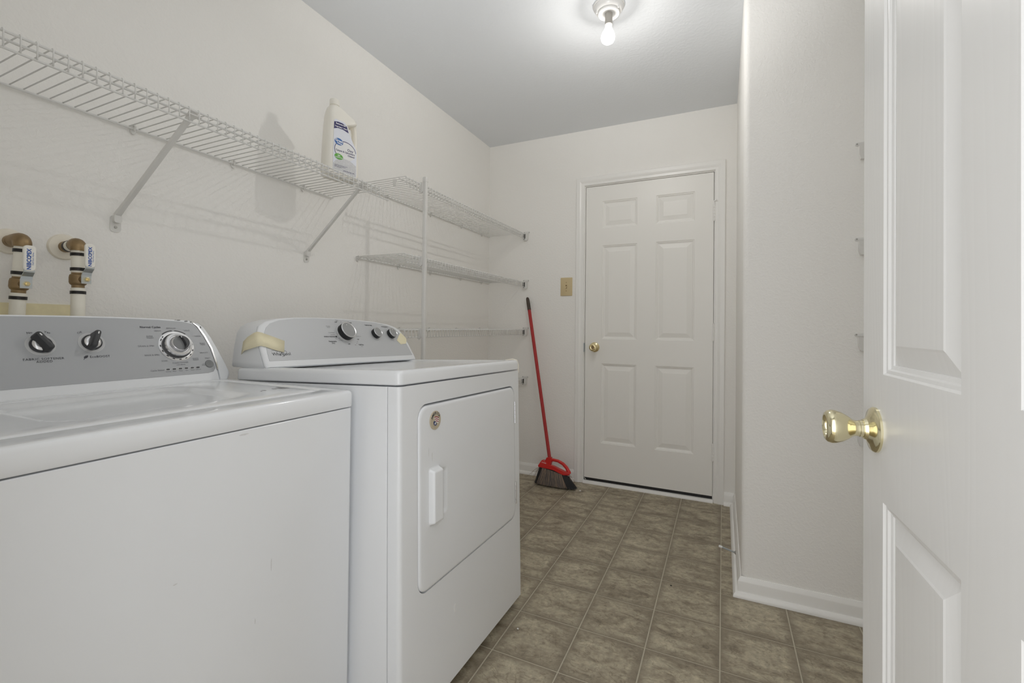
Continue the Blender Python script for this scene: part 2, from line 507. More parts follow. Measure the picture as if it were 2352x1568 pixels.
box(bm, DX0, DX0 + 0.012, BW + 0.044, BW + 0.09, 0.02, DZ)
box(bm, DX1 - 0.012, DX1, BW + 0.044, BW + 0.09, 0.02, DZ)
box(bm, DX0 + 0.012, DX1 - 0.012, BW + 0.044, BW + 0.09, DZ - 0.012, DZ)
struct('trim_2', bm, M_trim, smooth=False)
bm = BM()   # threshold
tp = [(BW - 0.018, -0.0012), (BW - 0.018, 0.010), (BW - 0.014, 0.0165), (BW - 0.004, 0.019), (BW + 0.12, 0.019), (BW + 0.12, -0.0012)]
loft(bm, [[(a0 + 0.004, y, z) for y, z in tp], [(a1 - 0.004, y, z) for y, z in tp]])
struct('trim_3', bm, M_trim)

# ------------------------------------------------------------------ six-panel doors
def nested(bm, M, a0, a1, b0, b1, steps, cap=True):
    loft(bm, [[M @ Vector(p) for p in ((a0 + i, b0 + i, z), (a1 - i, b0 + i, z), (a1 - i, b1 - i, z), (a0 + i, b1 - i, z))] for i, z in steps], False, cap)
def panel_door(name, M, w, h, t, cols, rows, material, steps, depth):
    """leaf with recessed openings in local frame M (a right, b up, normal to viewer); panels are children"""
    bm = BM()
    xs = sorted({0, w} | {c for p in cols for c in p}); zs = sorted({0, h} | {c for p in rows for c in p})
    V = {}
    def v(x, z, d=0):
        k = (round(x, 5), round(z, 5), d)
        if k not in V: V[k] = bm.verts.new(M @ Vector((x, z, d)))
        return V[k]
    for xa, xb in zip(xs, xs[1:]):
        for za, zb in zip(zs, zs[1:]):
            if (xa, xb) in cols and (za, zb) in rows:
                for (p, q) in (((xa, za), (xb, za)), ((xb, za), (xb, zb)), ((xb, zb), (xa, zb)), ((xa, zb), (xa, za))):
                    face(bm, (v(*p), v(*q), v(*q, -depth), v(*p, -depth)))
                face(bm, (v(xa, za, -depth), v(xb, za, -depth), v(xb, zb, -depth), v(xa, zb, -depth)))
            else:
                face(bm, (v(xa, za), v(xb, za), v(xb, zb), v(xa, zb)))
    for i, (xa, xb) in enumerate(zip(xs, xs[1:])):
        face(bm, (v(xa, 0), v(xb, 0), v(xb, 0, -t), v(xa, 0, -t))); face(bm, (v(xa, h), v(xb, h), v(xb, h, -t), v(xa, h, -t)))
    for za, zb in zip(zs, zs[1:]):
        face(bm, (v(0, za), v(0, zb), v(0, zb, -t), v(0, za, -t))); face(bm, (v(w, za), v(w, zb), v(w, zb, -t), v(w, za, -t)))
    face(bm, [v(x, 0, -t) for x in xs] + [v(w, z, -t) for z in zs[1:]] + [v(x, h, -t) for x in xs[-2::-1]] + [v(0, z, -t) for z in zs[-2:0:-1]])
    d = struct(name, bm, material, smooth=False)
    for c in cols:
        for rw in rows:
            bm = BM()
            nested(bm, M, c[0], c[1], rw[0], rw[1], steps)
            finish('panel', bm, material, d, smooth=False)
    return d
MD = frame((-0.8695, BW, 0.0385), (1, 0, 0), (0, 0, 1))
w = 0.8135
bd = panel_door('door_1', MD, w, 2.009, 0.042, [(0.115, 0.349), (0.470, 0.704)], [(0.245, 0.789), (0.957, 1.598), (1.718, 1.902)], M_door,
                [(0.0, 0.0), (0.002, -0.0035), (0.008, -0.0045), (0.012, -0.0085), (0.018, -0.0095), (0.044, -0.0035), (0.045, -0.0030)], 0.0105)
# hinges
for z0, z1 in ((1.730, 1.862), (0.995, 1.107), (0.255, 0.363)):
    zc = (z0 + z1) / 2
    bm = BM()
    for k in range(5):
        za = zc - 0.051 + k * 0.0204
        cyl(bm, (-0.0535, BW - 0.006, za + 0.0006), (-0.0535, BW - 0.006, za + 0.0198), 0.0062, 12)
    cyl(bm, (-0.0535, BW - 0.006, zc - 0.055), (-0.0535, BW - 0.006, zc - 0.051), 0.0045, 10)
    cyl(bm, (-0.0535, BW - 0.006, zc + 0.051), (-0.0535, BW - 0.006, zc + 0.056), 0.0045, 10)
    box(bm, -0.0620, -0.0545, BW - 0.0030, BW - 0.0008, zc - 0.05, zc + 0.05)
    h = part('hinge', bm, M_trim, bd, smooth=True)
bm = BM()
cyl(bm, (-0.0535, BW - 0.006, 1.852), (-0.0535, BW - 0.006, 1.872), 0.0035, 8)
cyl(bm, (-0.0535, BW - 0.006, 1.866), (-0.0400, BW - 0.020, 1.8665), 0.003, 8)
cyl(bm, (-0.0400, BW - 0.020, 1.8665), (-0.0385, BW - 0.022, 1.8665), 0.006, 10)
part('hinge_stop', bm, M_trim, bd)
# knob
def knob(parent, M, mm, keyed):
    bm = BM()
    lathe(bm, [(0.0335, 0), (0.0335, 0.003), (0.031, 0.006), (0.022, 0.0085), (0.016, 0.012), (0.0145, 0.016)], M, 36)
    ro = part('rosette', bm, mm, parent)
    bm = BM()
    if keyed:
        lathe(bm, [(0.012, 0.010), (0.0115, 0.028), (0.014, 0.034), (0.0225, 0.040), (0.0262, 0.047), (0.0258, 0.054), (0.022, 0.060), (0.015, 0.0625), (0.0135, 0.0615), (0.0, 0.0615)], M, 36, True, False)
    else:
        lathe(bm, [(0.0125, 0.010), (0.0125, 0.0205), (0.0118, 0.0210), (0.0115, 0.0245), (0.0128, 0.0290), (0.0175, 0.0345), (0.0225, 0.0430), (0.0250, 0.0510), (0.0256, 0.0560), (0.0240, 0.0610), (0.0205, 0.0640), (0.0170, 0.0645), (0.0150, 0.0625), (0.0140, 0.0590), (0.0, 0.0585)], M, 40, True, False)
    k = part('knob', bm, mm, parent)
    if keyed:
        bm = BM(); lathe(bm, [(0.0095, 0.0612), (0.0095, 0.0635), (0.008, 0.0640)], M, 24)
        box_ = part('key_cylinder', bm, M_oldbrass, k)
        bm = BM(); loft(bm, [[M @ Vector(p) for p in ((-0.001, -0.005, z), (0.001, -0.005, z), (0.001, 0.005, z), (-0.001, 0.005, z))] for z in (0.0638, 0.0643)])
        part('keyhole', bm, M_hole, k)
    return k
MK = frame((-0.8015, BW, 0.938), (1, 0, 0), (0, 0, 1))
knob(bd, MK, M_brass2, True)
bm = BM(); box(bm, DX0 - 0.0052, DX0 + 0.0022, BW - 0.010, BW + 0.01, 0.905, 0.965)
part('strike_plate', bm, M_steel, bd)
bm = BM(); box(bm, -0.8695 + 0.001, -0.8695 + w - 0.001, BW + 0.003, BW + 0.030, 0.0192, 0.0384)
part('door_sweep', bm, M_black, bd, smooth=False)
bm = BM()
loft(bm, [[(-0.866, BW - 0.001, 0.0385), (-0.861, BW - 0.009, 0.0360), (-0.860, BW - 0.011, 0.0310), (-0.866, BW - 0.002, 0.0330)], [(-0.862, BW - 0.003, 0.0300), (-0.852, BW - 0.012, 0.0285), (-0.850, BW - 0.012, 0.0255), (-0.862, BW - 0.004, 0.0260)]])
part('torn_sweep_end', bm, M_trim, bd)

# near door, standing open along the right side
TH = radians(1.62)
dv = Vector((sin(TH), -cos(TH), 0)); nv = Vector((-cos(TH), -sin(TH), 0))
EDGE = Vector((0.2071, 0.9078, 0.012))
# local a runs from the hinge to the latch edge so that the normal points into the room
MN = frame(EDGE + dv * 0.711, -dv, (0, 0, 1))
if MN.to_3x3().col[2].dot(nv) < 0: MN = frame(EDGE, dv, (0, 0, 1))
a_edge = (MN.inverted() @ EDGE).x
def ca(s0, s1): return tuple(sorted((abs(a_edge - s0), abs(a_edge - s1))))
nd = panel_door('door_2', MN, 0.711, 2.03, 0.035, sorted([ca(0.0891, 0.3081), ca(0.4021, 0.6211)]), [(0.236, 0.8125), (0.9960, 1.598), (1.718, 1.902)], M_grain,
                [(0.0, 0.0), (0.0025, -0.0030), (0.0070, -0.0036), (0.0090, -0.0066), (0.0135, -0.0080), (0.0145, -0.0098), (0.0395, -0.0030), (0.0425, -0.0018)], 0.011)
kp = EDGE + dv * 0.058
MK2 = frame((kp.x, kp.y, 0.9225), -dv, (0, 0, 1))
if MK2.to_3x3().col[2].dot(nv) < 0: MK2 = frame((kp.x, kp.y, 0.9225), dv, (0, 0, 1))
knob(nd, MK2, M_brass, False)
bm = BM(); e = EDGE - dv * 0.0006
loft(bm, [[e - nv * q - dv * o + Vector((0, 0, z)) for q, z in ((0.006, 0.882), (0.029, 0.882), (0.029, 0.940), (0.006, 0.940))] for o in (0, 0.0012)])
bmx = BM(); bm.free()
loft(bmx, [[EDGE - nv * q - dv * o + Vector((0, 0, z)) for q, z in ((0.012, 0.896), (0.023, 0.896), (0.023, 0.924), (0.012, 0.924))] for o in (0.0, 0.011)])
part('latch', bmx, M_brass, nd)
bm = BM()   # frame of the entry doorway
box(bm, OX0, OX0 + 0.018, FY - 0.115, FY, 0, OZ)
box(bm, OX1 - 0.018, OX1, FY - 0.115, FY, 0, OZ)
box(bm, OX0 + 0.018, OX1 - 0.018, FY - 0.115, FY, OZ - 0.018, OZ)
struct('trim_4', bm, M_trim, smooth=False)

# ------------------------------------------------------------------ ceiling lamp
LX, LY = -0.4507, 1.9168
lamp = thing('ceiling_lamp', 'bare light bulb in a white porcelain lampholder on the ceiling', 'lamp', (LX, LY, CZ))
ML = Matrix.Translation((LX, LY, CZ)) @ Matrix.Rotation(pi, 4, 'X')
bm = BM()
lathe(bm, [(0.066, 0.0), (0.066, 0.006), (0.0635, 0.008), (0.062, 0.008), (0.058, 0.020), (0.052, 0.028), (0.046, 0.030)], ML, 48)
base = part('base', bm, M_porc, lamp)
bm = BM()
lathe(bm, [(0.040, 0.028), (0.0455, 0.031), (0.0460, 0.036), (0.0440, 0.0385), (0.030, 0.037), (0.020, 0.034), (0.0, 0.034)], ML, 40, True, False)
part('flange', bm, M_porc, lamp)
for s in (-1, 1):
    bm = BM()
    M2 = ML @ Matrix.Translation((0.051 * s * 0.9, 0.051 * 0.44, 0.026))
    lathe(bm, [(0.0045, 0), (0.0045, 0.006), (0.003, 0.009)], M2, 10)
    part('screw', bm, M_porc, lamp)
bm = BM()
lathe(bm, [(0.0155, 0.034), (0.0155, 0.082), (0.0145, 0.083), (0.0, 0.083)], ML, 28, True, False)
part('socket_sleeve', bm, M_sleeve, lamp)
bm = BM()
tube(bm, [(LX - 0.013, LY - 0.006, CZ - 0.036), (LX - 0.004, LY - 0.016, CZ - 0.032), (LX + 0.009, LY - 0.016, CZ - 0.037), (LX + 0.014, LY - 0.010, CZ - 0.045)], 0.0016, 6)
part('spring_clip', bm, M_sleeve, lamp)
bm = BM()
TL = Matrix.Translation((LX, LY, CZ - 0.0795)) @ Matrix.Rotation(radians(2.5), 4, 'Y') @ Matrix.Rotation(pi, 4, 'X') @ Matrix.Diagonal((1, 1, 0.85, 1))
lathe(bm, [(0.0125, 0.0), (0.0135, 0.006), (0.0140, 0.016), (0.0175, 0.028), (0.0245, 0.043), (0.0288, 0.057), (0.0300, 0.067), (0.0288, 0.078), (0.0245, 0.088), (0.0170, 0.0945), (0.0085, 0.0975), (0.0, 0.098)], TL, 28, True, False)
part('bulb', bm, M_bulb, lamp)
pld = bpy.data.lights.new('bulb_light', 'POINT')
pld.energy = FILAMENT; pld.color = (1.0, 0.975, 0.93); pld.shadow_soft_size = 0.008
pld.use_nodes = True
ln = pld.node_tree; le = ln.nodes['Emission']
g_ = ln.nodes.new('ShaderNodeTexCoord'); sp_ = ln.nodes.new('ShaderNodeSeparateXYZ'); mr_ = ln.nodes.new('ShaderNodeMapRange')
mr_.inputs['From Min'].default_value = 0.05; mr_.inputs['From Max'].default_value = 0.75      # the cap dims the light that goes up
mr_.inputs['To Min'].default_value = 1.0; mr_.inputs['To Max'].default_value = 0.06
ln.links.new(g_.outputs['Normal'], sp_.inputs[0]); ln.links.new(sp_.outputs[2], mr_.inputs[0]); ln.links.new(mr_.outputs[0], le.inputs['Strength'])
plo = bpy.data.objects.new('bulb_light', pld); COL.objects.link(plo)
plo.location = (LX - 0.0030, LY, CZ - 0.0795 - 0.056)

# ------------------------------------------------------------------ washing machine
WX, WR, WL = -0.855, 0.885, 0.185      # front plane, right side, left side
wm = thing('washing_machine', 'white top-loading washing machine with a grey slanted console, in the front left', 'washer', (-1.17, 0.535, 0))
XB = -1.48
I3 = Matrix.Identity(4)
MZ = frame((0, 0, 0), (1, 0, 0), (0, 1, 0))
bm = BM()
loops = []
for i, z in ((0.004, 0.022), (0.0, 0.026), (0.0, 0.8605), (0.0015, 0.8622), (0.02, 0.8625)):
    loops.append([(x, y, z) for x, y in rr(XB + i, WX - 0.0012 - i, WL + 0.004 + i, WR - 0.004 - i, 0.012, 4)])
loft(bm, loops)
part('cabinet', bm, M_enamel, wm)
for x in (XB + 0.06, WX - 0.06):
    for y in (WL + 0.06, WR - 0.06):
        bm = BM(); lathe(bm, [(0.022, 0), (0.022, 0.012), (0.008, 0.014), (0.008, 0.03)], Matrix.Translation((x, y, 0.0)), 16)
        part('foot', bm, M_black, wm)
# top with a well for the lid
bm = BM()
TZ = 0.906
loops = []
for i, z in ((0.006, 0.8642), (0.0012, 0.8650), (0.0, 0.8672), (0.0, TZ - 0.009), (0.0018, TZ - 0.0035), (0.0055, TZ - 0.0007), (0.010, TZ)):
    loops.append([(x, y, z) for x, y in rr(XB + i, WX - i, WL + i, WR - i, 0.016, 5)])
wy0, wy1, wx0, wx1 = WL + 0.034, WR - 0.034, -1.345, WX - 0.062
for d, z in ((0, TZ), (0.005, TZ - 0.003), (0.007, TZ - 0.009)):
    loops.append([(x, y, z) for x, y in rr(wx0 + d, wx1 - d, wy0 + d, wy1 - d, 0.03, 5)])
loft(bm, loops)
part('top', bm, M_enamel2, wm, angle=50)
bm = BM()
d = 0.0095
loops = []
for i, z in ((0, TZ - 0.0088), (0, TZ - 0.004), (0.003, TZ - 0.0005), (0.010, TZ + 0.001)):
    loops.append([(x, y, z) for x, y in rr(wx0 + d + i, wx1 - d - i, wy0 + d + i, wy1 - d - i, 0.024, 5)])
for i, z in ((0.0, TZ + 0.0008), (0.010, TZ - 0.0005), (0.020, TZ - 0.0045), (0.030, TZ - 0.0090), (0.042, TZ - 0.0108)):
    loops.append([(x, y, z) for x, y in rr(-1.312 + i, -0.985 - i, WL + 0.165 + i, 0.722 - i, 0.045, 5)])
loft(bm, loops)
lid = part('lid', bm, M_enamel2, wm, angle=60)
# smudges and chips worn into the enamel
def scuff(parent, M, a, b, w_, h_, mm, n=9, seed=0, name='scuff'):
    rnd = random.Random(seed)
    bm = BM()
    pts = [(a + w_ / 2 * cos(2 * pi * k / n) * rnd.uniform(0.55, 1.1), b + h_ / 2 * sin(2 * pi * k / n) * rnd.uniform(0.55, 1.1)) for k in range(n)]
    plate(bm, M, pts, 0.00025)
    return part(name, bm, mm, parent, smooth=False)
M_smudge = mat('grey_smudge', (0.22, 0.22, 0.22), 0.7, var=0.5, vscale=300)
M_smudge2 = mat('pale_smudge', (0.66, 0.66, 0.66), 0.6, var=0.2, vscale=300)
MT = frame((0, 0, TZ + 0.0009), (1, 0, 0), (0, 1, 0))
bm = Multi()
for k, (x, y, w_, h_) in enumerate(((-1.040, 0.822, 0.050, 0.014), (-1.030, 0.808, 0.045, 0.010), (-1.040, 0.795, 0.020, 0.006), (-1.035, 0.765, 0.018, 0.008), (-1.028, 0.752, 0.010, 0.005))):
    rnd = random.Random(k)
    plate(bm, MT, [(x + w_ / 2 * cos(2 * pi * q / 9) * rnd.uniform(0.5, 1.1), y + h_ / 2 * sin(2 * pi * q / 9) * rnd.uniform(0.5, 1.1)) for q in range(9)], 0.0003)
part('scuff', bm, M_smudge, wm, smooth=False)
MF = frame((WX - 0.0012, 0, 0), (0, 1, 0), (0, 0, 1))
bm = Multi()
for k, (y, z, w_, h_) in enumerate(((0.590, 0.8535, 0.022, 0.004), (0.470, 0.62, 0.010, 0.003), (0.655, 0.57, 0.0025, 0.03), (0.36, 0.52, 0.010, 0.002), (0.62, 0.47, 0.002, 0.012))):
    rnd = random.Random(20 + k)
    plate(bm, MF, [(y + w_ / 2 * cos(2 * pi * q / 9) * rnd.uniform(0.6, 1.1), z + h_ / 2 * sin(2 * pi * q / 9) * rnd.uniform(0.6, 1.1)) for q in range(9)], 0.0003)
part('scuff', bm, M_smudge2, wm, smooth=False)

# console
YC = 0.535
LA = radians(25)
MC = frame((-1.36, 0, 0.9062), (0, 1, 0), (-sin(LA), 0, cos(LA)))
half = [(0.351, 0.0), (0.3605, 0.010), (0.3625, 0.022), (0.356, 0.055), (0.345, 0.100), (0.330, 0.145), (0.316, 0.176), (0.304, 0.1885), (0.285, 0.1935), (0.20, 0.1985), (0.10, 0.2012), (0.0, 0.2020)]
def mirror(h, c):
    return [(c + a, b) for a, b in h] + [(c - a, b) for a, b in reversed(h) if a > 1e-6]
def cutc(b):
    pts = [(0.0, 0.3270), (0.030, 0.3285), (0.055, 0.3297), (0.100, 0.3270), (0.141, 0.3165), (0.172, 0.3040), (0.183, 0.2935), (0.1935, 0.2850), (0.25, 0.285)]
    for (b0, a0_), (b1, a1_) in zip(pts, pts[1:]):
        if b <= b1: return a0_ + (a1_ - a0_) * (b - b0) / (b1 - b0)
bs = [0.0, 0.010, 0.022, 0.040, 0.055, 0.078, 0.100, 0.122, 0.141, 0.160, 0.176, 0.1885, 0.1935]
def outer_a(b):
    pts = half
    for (a0_, b0), (a1_, b1) in zip(pts, pts[1:]):
        if b <= b1: return a0_ + (a1_ - a0_) * (b - b0) / (b1 - b0)
hin = [(min(outer_a(b), cutc(b) - 0.0006), b) for b in bs] + [h for h in half if h[1] > 0.1936]
def wconsole(bm, ol, inset=0.004):
    c = [(sum(p[0] for p in ol) / len(ol)), 0.1]
    def sc(k, dz):
        out = []
        for a, b in ol:
            out.append((a + (c[0] - a) * k, b + (c[1] - b) * k * 1.6 if b > 0.001 else b))
        return out
    loops = [[(-1.478, a, 0.9064 + b * cos(LA)) for a, b in sc(0.02, 0)],
             [MC @ Vector((a, b, -0.010)) for a, b in sc(0.0, 0)],
             [MC @ Vector((a, b, -0.003)) for a, b in sc(0.003, 0)],
             [MC @ Vector((a, b, 0.0)) for a, b in sc(0.011, 0)]]
    loft(bm, loops)
bm = BM(); wconsole(bm, mirror(hin, YC))
con = part('console', bm, M_plastic, wm, angle=40)
capo = [(YC + outer_a(b), b) for b in bs]
capi = [(YC + cutc(b) + 0.0006, b) for b in bs]
for s in (1, -1):
    bm = BM()
    o2 = [(YC + s * (a - YC), b) for a, b in capo]; i2 = [(YC + s * (a - YC), b) for a, b in capi]
    keep = [k for k in range(len(o2)) if (o2[k][0] - i2[k][0]) * s > 1e-4 or k == 0]
    ring = [o2[k] for k in keep] + [i2[k] for k in reversed(keep)]
    cx = sum(p[0] for p in ring) / len(ring)
    def shr(q): return [(p[0] + (cx - p[0]) * q, p[1] + (0.09 - p[1]) * q * 0.4 if p[1] > 0.001 else p[1]) for p in ring]
    loft(bm, [[(-1.478, a, 0.9064 + b * cos(LA)) for a, b in ring], [MC @ Vector((a, b, -0.012)) for a, b in ring],
              [MC @ Vector((a, b, -0.004)) for a, b in shr(0.06)], [MC @ Vector((a, b, -0.001)) for a, b in shr(0.22)]])
    part('end_cap', bm, M_plastic, wm, angle=50)
gh = [(0.297, 0.0235), (0.3125, 0.0265), (0.3200, 0.036), (0.3215, 0.055), (0.3190, 0.100), (0.3085, 0.140), (0.2960, 0.170), (0.2840, 0.1815), (0.262, 0.1875), (0.20, 0.1925), (0.10, 0.1955), (0.0, 0.1962)]
bm = BM(); plate(bm, MC, mirror(gh, YC), 0.0012)
fp = part('control_panel', bm, M_gray, wm, smooth=False)
for s in (1, -1):
    bm = BM()
    st = [(0.3250, 0.030), (0.3262, 0.055), (0.3235, 0.100), (0.3130, 0.141), (0.3005, 0.172), (0.290, 0.183)]
    lp = []
    for k, (a, b) in enumerate(st):
        wd_ = 0.0022 + 0.0018 * sin(pi * k / 5)
        lp.append([MC @ Vector((YC + s * (a + q), b + q * 0.3, z)) for q, z in ((-wd_, 0.0005), (-wd_ * 0.6, 0.003), (wd_ * 0.6, 0.003), (wd_, 0.0005))])
    loft(bm, lp)
    part('trim_strip', bm, M_silver, wm)
MP = MC @ Matrix.Translation((0, 0, 0.0012))
# the two small dials
def small_dial(cy_, ch, ang, nm):
    M = MP @ Matrix.Translation((cy_, ch, 0))
    bm = BM(); lathe(bm, [(0.0265, 0), (0.0265, 0.0004), (0.019, 0.0006)], M, 40)
    part('dial_print', bm, M_halo, wm)
    bm = BM(); lathe(bm, [(0.0200, 0.0004), (0.0200, 0.004), (0.0185, 0.006), (0.0180, 0.0045), (0.0, 0.0045)], M, 40, True, False)
    part('dial_ring', bm, M_dkgray, wm)
    bm = BM(); lathe(bm, [(0.0172, 0.004), (0.0165, 0.007), (0.0120, 0.010), (0.0100, 0.010), (0.0, 0.010)], M, 40, True, False)
    k = part(nm, bm, M_silver, wm)
    R2 = M @ Matrix.Rotation(ang, 4, 'Z')
    bm = BM()
    loops = []
    for z, wq, lq, r_ in ((0.006, 0.0085, 0.0245, 0.0080), (0.016, 0.0070, 0.0240, 0.0066), (0.0250, 0.0062, 0.0235, 0.0058), (0.0285, 0.0050, 0.0215, 0.0046), (0.0298, 0.0030, 0.0190, 0.0026)):
        loops.append([R2 @ Vector((a, b + 0.001, z)) for a, b in rr(-wq, wq, -lq, lq, r_, 5)])
    loft(bm, loops)
    part('grip', bm, M_dkgray, k)
    bm = BM(); loft(bm, [[R2 @ Vector((a, b, z)) for a, b in rr(-0.0012, 0.0012, 0.012, 0.0185, 0.001, 2)] for z in (0.0290, 0.0302)])
    part('pointer', bm, M_white, k)
small_dial(0.4840, 0.1245, radians(28), 'softener_knob')
small_dial(0.5765, 0.1272, radians(-20), 'boost_knob')
# cycle dial
M = MP @ Matrix.Translation((0.7655, 0.1115, 0)) @ Matrix.Scale(0.92, 4)
bm = BM(); lathe(bm, [(0.0495, 0), (0.0495, 0.0005), (0.0475, 0.0010), (0.042, 0.0012), (0.0, 0.0012)], M, 56, True, False)
part('dial_print', bm, M_silver, wm)
bm = BM()
ticks = [(-58, 0.16), (-36, 0), (0, 0), (36, 0), (58, 0)]
for d_, wd_ in ((-62, 5), (-48, 3.5), (-30, 0), (62, 5), (85, 4), (112, 4), (134, 4), (157, 4), (180, 4), (203, 4), (226, 4), (250, 4), (272, 4), (-75, 0)):
    if not wd_: continue
    for rr0, rr1 in ((0.0435, 0.0465),):
        pts = []
        for t in (-wd_, 0, wd_): pts.append((rr1 * sin(radians(d_ + t)), rr1 * cos(radians(d_ + t))))
        for t in (wd_, 0, -wd_): pts.append((rr0 * sin(radians(d_ + t)), rr0 * cos(radians(d_ + t))))
        plate(bm, M @ Matrix.Translation((0, 0, 0.0011)), pts, 0.0004)
for t0, t1 in ((-40, -4), (4, 40)):
    n_ = 8
    pts = [(0.0525 * sin(radians(t0 + (t1 - t0) * k / n_)), 0.0525 * cos(radians(t0 + (t1 - t0) * k / n_))) for k in range(n_ + 1)]
    pts += [(0.0490 * sin(radians(t1 + (t0 - t1) * k / n_)), 0.0490 * cos(radians(t1 + (t0 - t1) * k / n_))) for k in range(n_ + 1)]
    plate(bm, M, pts, 0.0006)
part('dial_marks', bm, M_dkgray, wm, smooth=False)['kind'] = 'stuff'
bm = BM(); lathe(bm, [(0.0405, 0.0012), (0.0405, 0.006), (0.0385, 0.0075), (0.0, 0.0075)], M, 56, True, False)
part('dial_ring', bm, M_dkgray, wm)
bm = BM(); lathe(bm, [(0.0378, 0.006), (0.0378, 0.014), (0.0360, 0.0165), (0.0300, 0.0175), (0.0285, 0.0150), (0.0270, 0.0150), (0.0255, 0.0250), (0.0240, 0.0262), (0.0215, 0.0250), (0.0, 0.0235)], M, 56, True, False)
ck = part('cycle_knob', bm, M_silver, wm)
bm = BM(); lathe(bm, [(0.0216, 0.0235), (0.0212, 0.0256), (0.0, 0.0256)], M, 40, True, False)
part('knob_face', bm, M_mdgray, ck)
R2 = M @ Matrix.Rotation(radians(12), 4, 'Z')
bm = BM()
lp = []
for z, ro_, ri_ in ((0.0250, 0.0210, 0.0100), (0.0325, 0.0205, 0.0120), (0.0345, 0.0190, 0.0140)):
    o_ = [(ro_ * cos(radians(t)), ro_ * sin(radians(t))) for t in range(88, -101, -12)]
    i_ = [(ri_ * cos(radians(t)) * 0.55, ro_ * 0.96 * sin(radians(t))) for t in range(-92, 89, 12)]
    lp.append([R2 @ Vector((a_, b_, z)) for a_, b_ in o_ + i_])
loft(bm, lp)
part('grip', bm, M_dkgray, ck)
bm = BM(); loft(bm, [[R2 @ Vector((a, b, z)) for a, b in rr(0.0015, 0.0032, 0.0130, 0.0180, 0.0007, 2)] for z in (0.0340, 0.0352)])
part('pointer', bm, M_white, ck)
# start button and lights
M = MP @ Matrix.Translation((0.8405, 0.0510, 0))
bm = BM(); lathe(bm, [(0.0118, 0), (0.0118, 0.0015), (0.0108, 0.0026), (0.0, 0.0022)], M, 32, True, False)
part('start_button', bm, M_mdgray, wm)
for k in range(6):
    M2 = MP @ Matrix.Translation((0.7285 + k * 0.0156, 0.0425, 0))
    if k < 5:
        bm = BM(); loft(bm, [[M2 @ Vector((a, b, z)) for a, b in rr(-0.0066, 0.0066, -0.0035, 0.0035, 0.0034, 4)] for z in (0, 0.0004)])
        part('light_print', bm, M_halo, wm)
    bm = BM(); loft(bm, [[M2 @ Vector((a, b, z)) for a, b in rr(-0.0043, 0.0043, -0.0019, 0.0019, 0.0018, 4)] for z in (0.0003, 0.0012)])
    part('status_light', bm, M_dkgray, wm)
bm = Multi()
text_into(bm, 'FABRIC SOFTENER\nADDED', 0.0076, at(MP, 0.4850, 0.0860), space=1.12, bold=0.00005)
text_into(bm, 'No', 0.0075, at(MP, 0.4690, 0.1545, rot=0.25)); text_into(bm, 'Yes', 0.0075, at(MP, 0.4990, 0.1555, rot=-0.25))
text_into(bm, 'Off', 0.0075, at(MP, 0.5570, 0.1540, rot=0.35))
text_into(bm, 'On', 0.0075, at(MP, 0.5905, 0.1545, rot=-0.25))
text_into(bm, 'EcoBOOST', 0.0080, at(MP, 0.5870, 0.0893), space=1.08, bold=0.00005)
pts = [(0.5560, 0.0862), (0.5555, 0.0900), (0.5590, 0.0930), (0.5640, 0.0942), (0.5640, 0.0905), (0.5615, 0.0872), (0.5585, 0.0862)]
plate(bm, MP, pts, 0.0004)
plate(bm, MP, [(0.5540, 0.0835), (0.5550, 0.0830), (0.5580, 0.0870), (0.5570, 0.0875)], 0.0004)
text_into(bm, 'Normal Cycles', 0.0082, at(MP, 0.7110, 0.1695), bold=0.0002)
part('lettering', bm, M_ink, wm, smooth=False)
bm = BM()
for s_, a, b, sz in (('REGULAR', 0.7620, 0.1660, 0.0068), ('HEAVY', 0.7265, 0.1580, 0.0068), ('LIGHT', 0.8025, 0.1590, 0.0068), ('SUPER\nWASH', 0.7040, 0.1395, 0.0068), ('CASUAL', 0.8285, 0.1405, 0.0062),
                     ('DRAIN & SPIN', 0.6905, 0.1135, 0.0072), ('BULKY\nITEMS', 0.8365, 0.1150, 0.0062), ('RINSE & SPIN', 0.6990, 0.0865, 0.0072), ('DELICATE', 0.8335, 0.0870, 0.0062),
                     ('SOAK', 0.7255, 0.0680, 0.0072), ('QUICK\nWASH', 0.8060, 0.0680, 0.0064), ('CLEAN WASHER', 0.7640, 0.0600, 0.0066), ('START', 0.8400, 0.0690, 0.0066), ('with affresh', 0.7640, 0.0540, 0.0058)):
    text_into(bm, s_, sz * 0.84, at(MP, a, b))
text_into(bm, 'Cycle Status', 0.0066, at(MP, 0.7030, 0.0420))
for k, s_ in enumerate(('Sensing', 'Wash', 'Rinse', 'Spin', 'Done', 'Lid Lock')):
    text_into(bm, s_, 0.0042, at(MP, 0.7285 + k * 0.0156, 0.0360))
text_into(bm, 'Add\nDelay', 0.0040, at(MP, 0.8235, 0.0500))
part('small_lettering', bm, M_ink2, wm, smooth=False)['kind'] = 'stuff'
bm = Multi()
for k, (a, b, w_, h_) in enumerate(((0.788, 0.1925, 0.012, 0.0016), (0.808, 0.1895, 0.012, 0.003), (0.820, 0.1870, 0.006, 0.003), (0.8440, 0.1700, 0.003, 0.007), (0.779, 0.1930, 0.003, 0.002))):
    rnd = random.Random(40 + k)
    plate(bm, MC, [(a + w_ / 2 * cos(2 * pi * q / 8) * rnd.uniform(0.5, 1.1), b + h_ / 2 * sin(2 * pi * q / 8) * rnd.uniform(0.5, 1.1)) for q in range(8)], 0.0022)
part('scuff', bm, M_smudge, wm, smooth=False)

# ------------------------------------------------------------------ clothes dryer (stands a little out of level)
DR = Matrix.Rotation(Vector((-0.0242, -0.0342, 0.0011)).length, 4, Vector((-0.0242, -0.0342, 0.0011)).normalized())
DO = Vector((-0.7346, 0.9135, 0.9202))
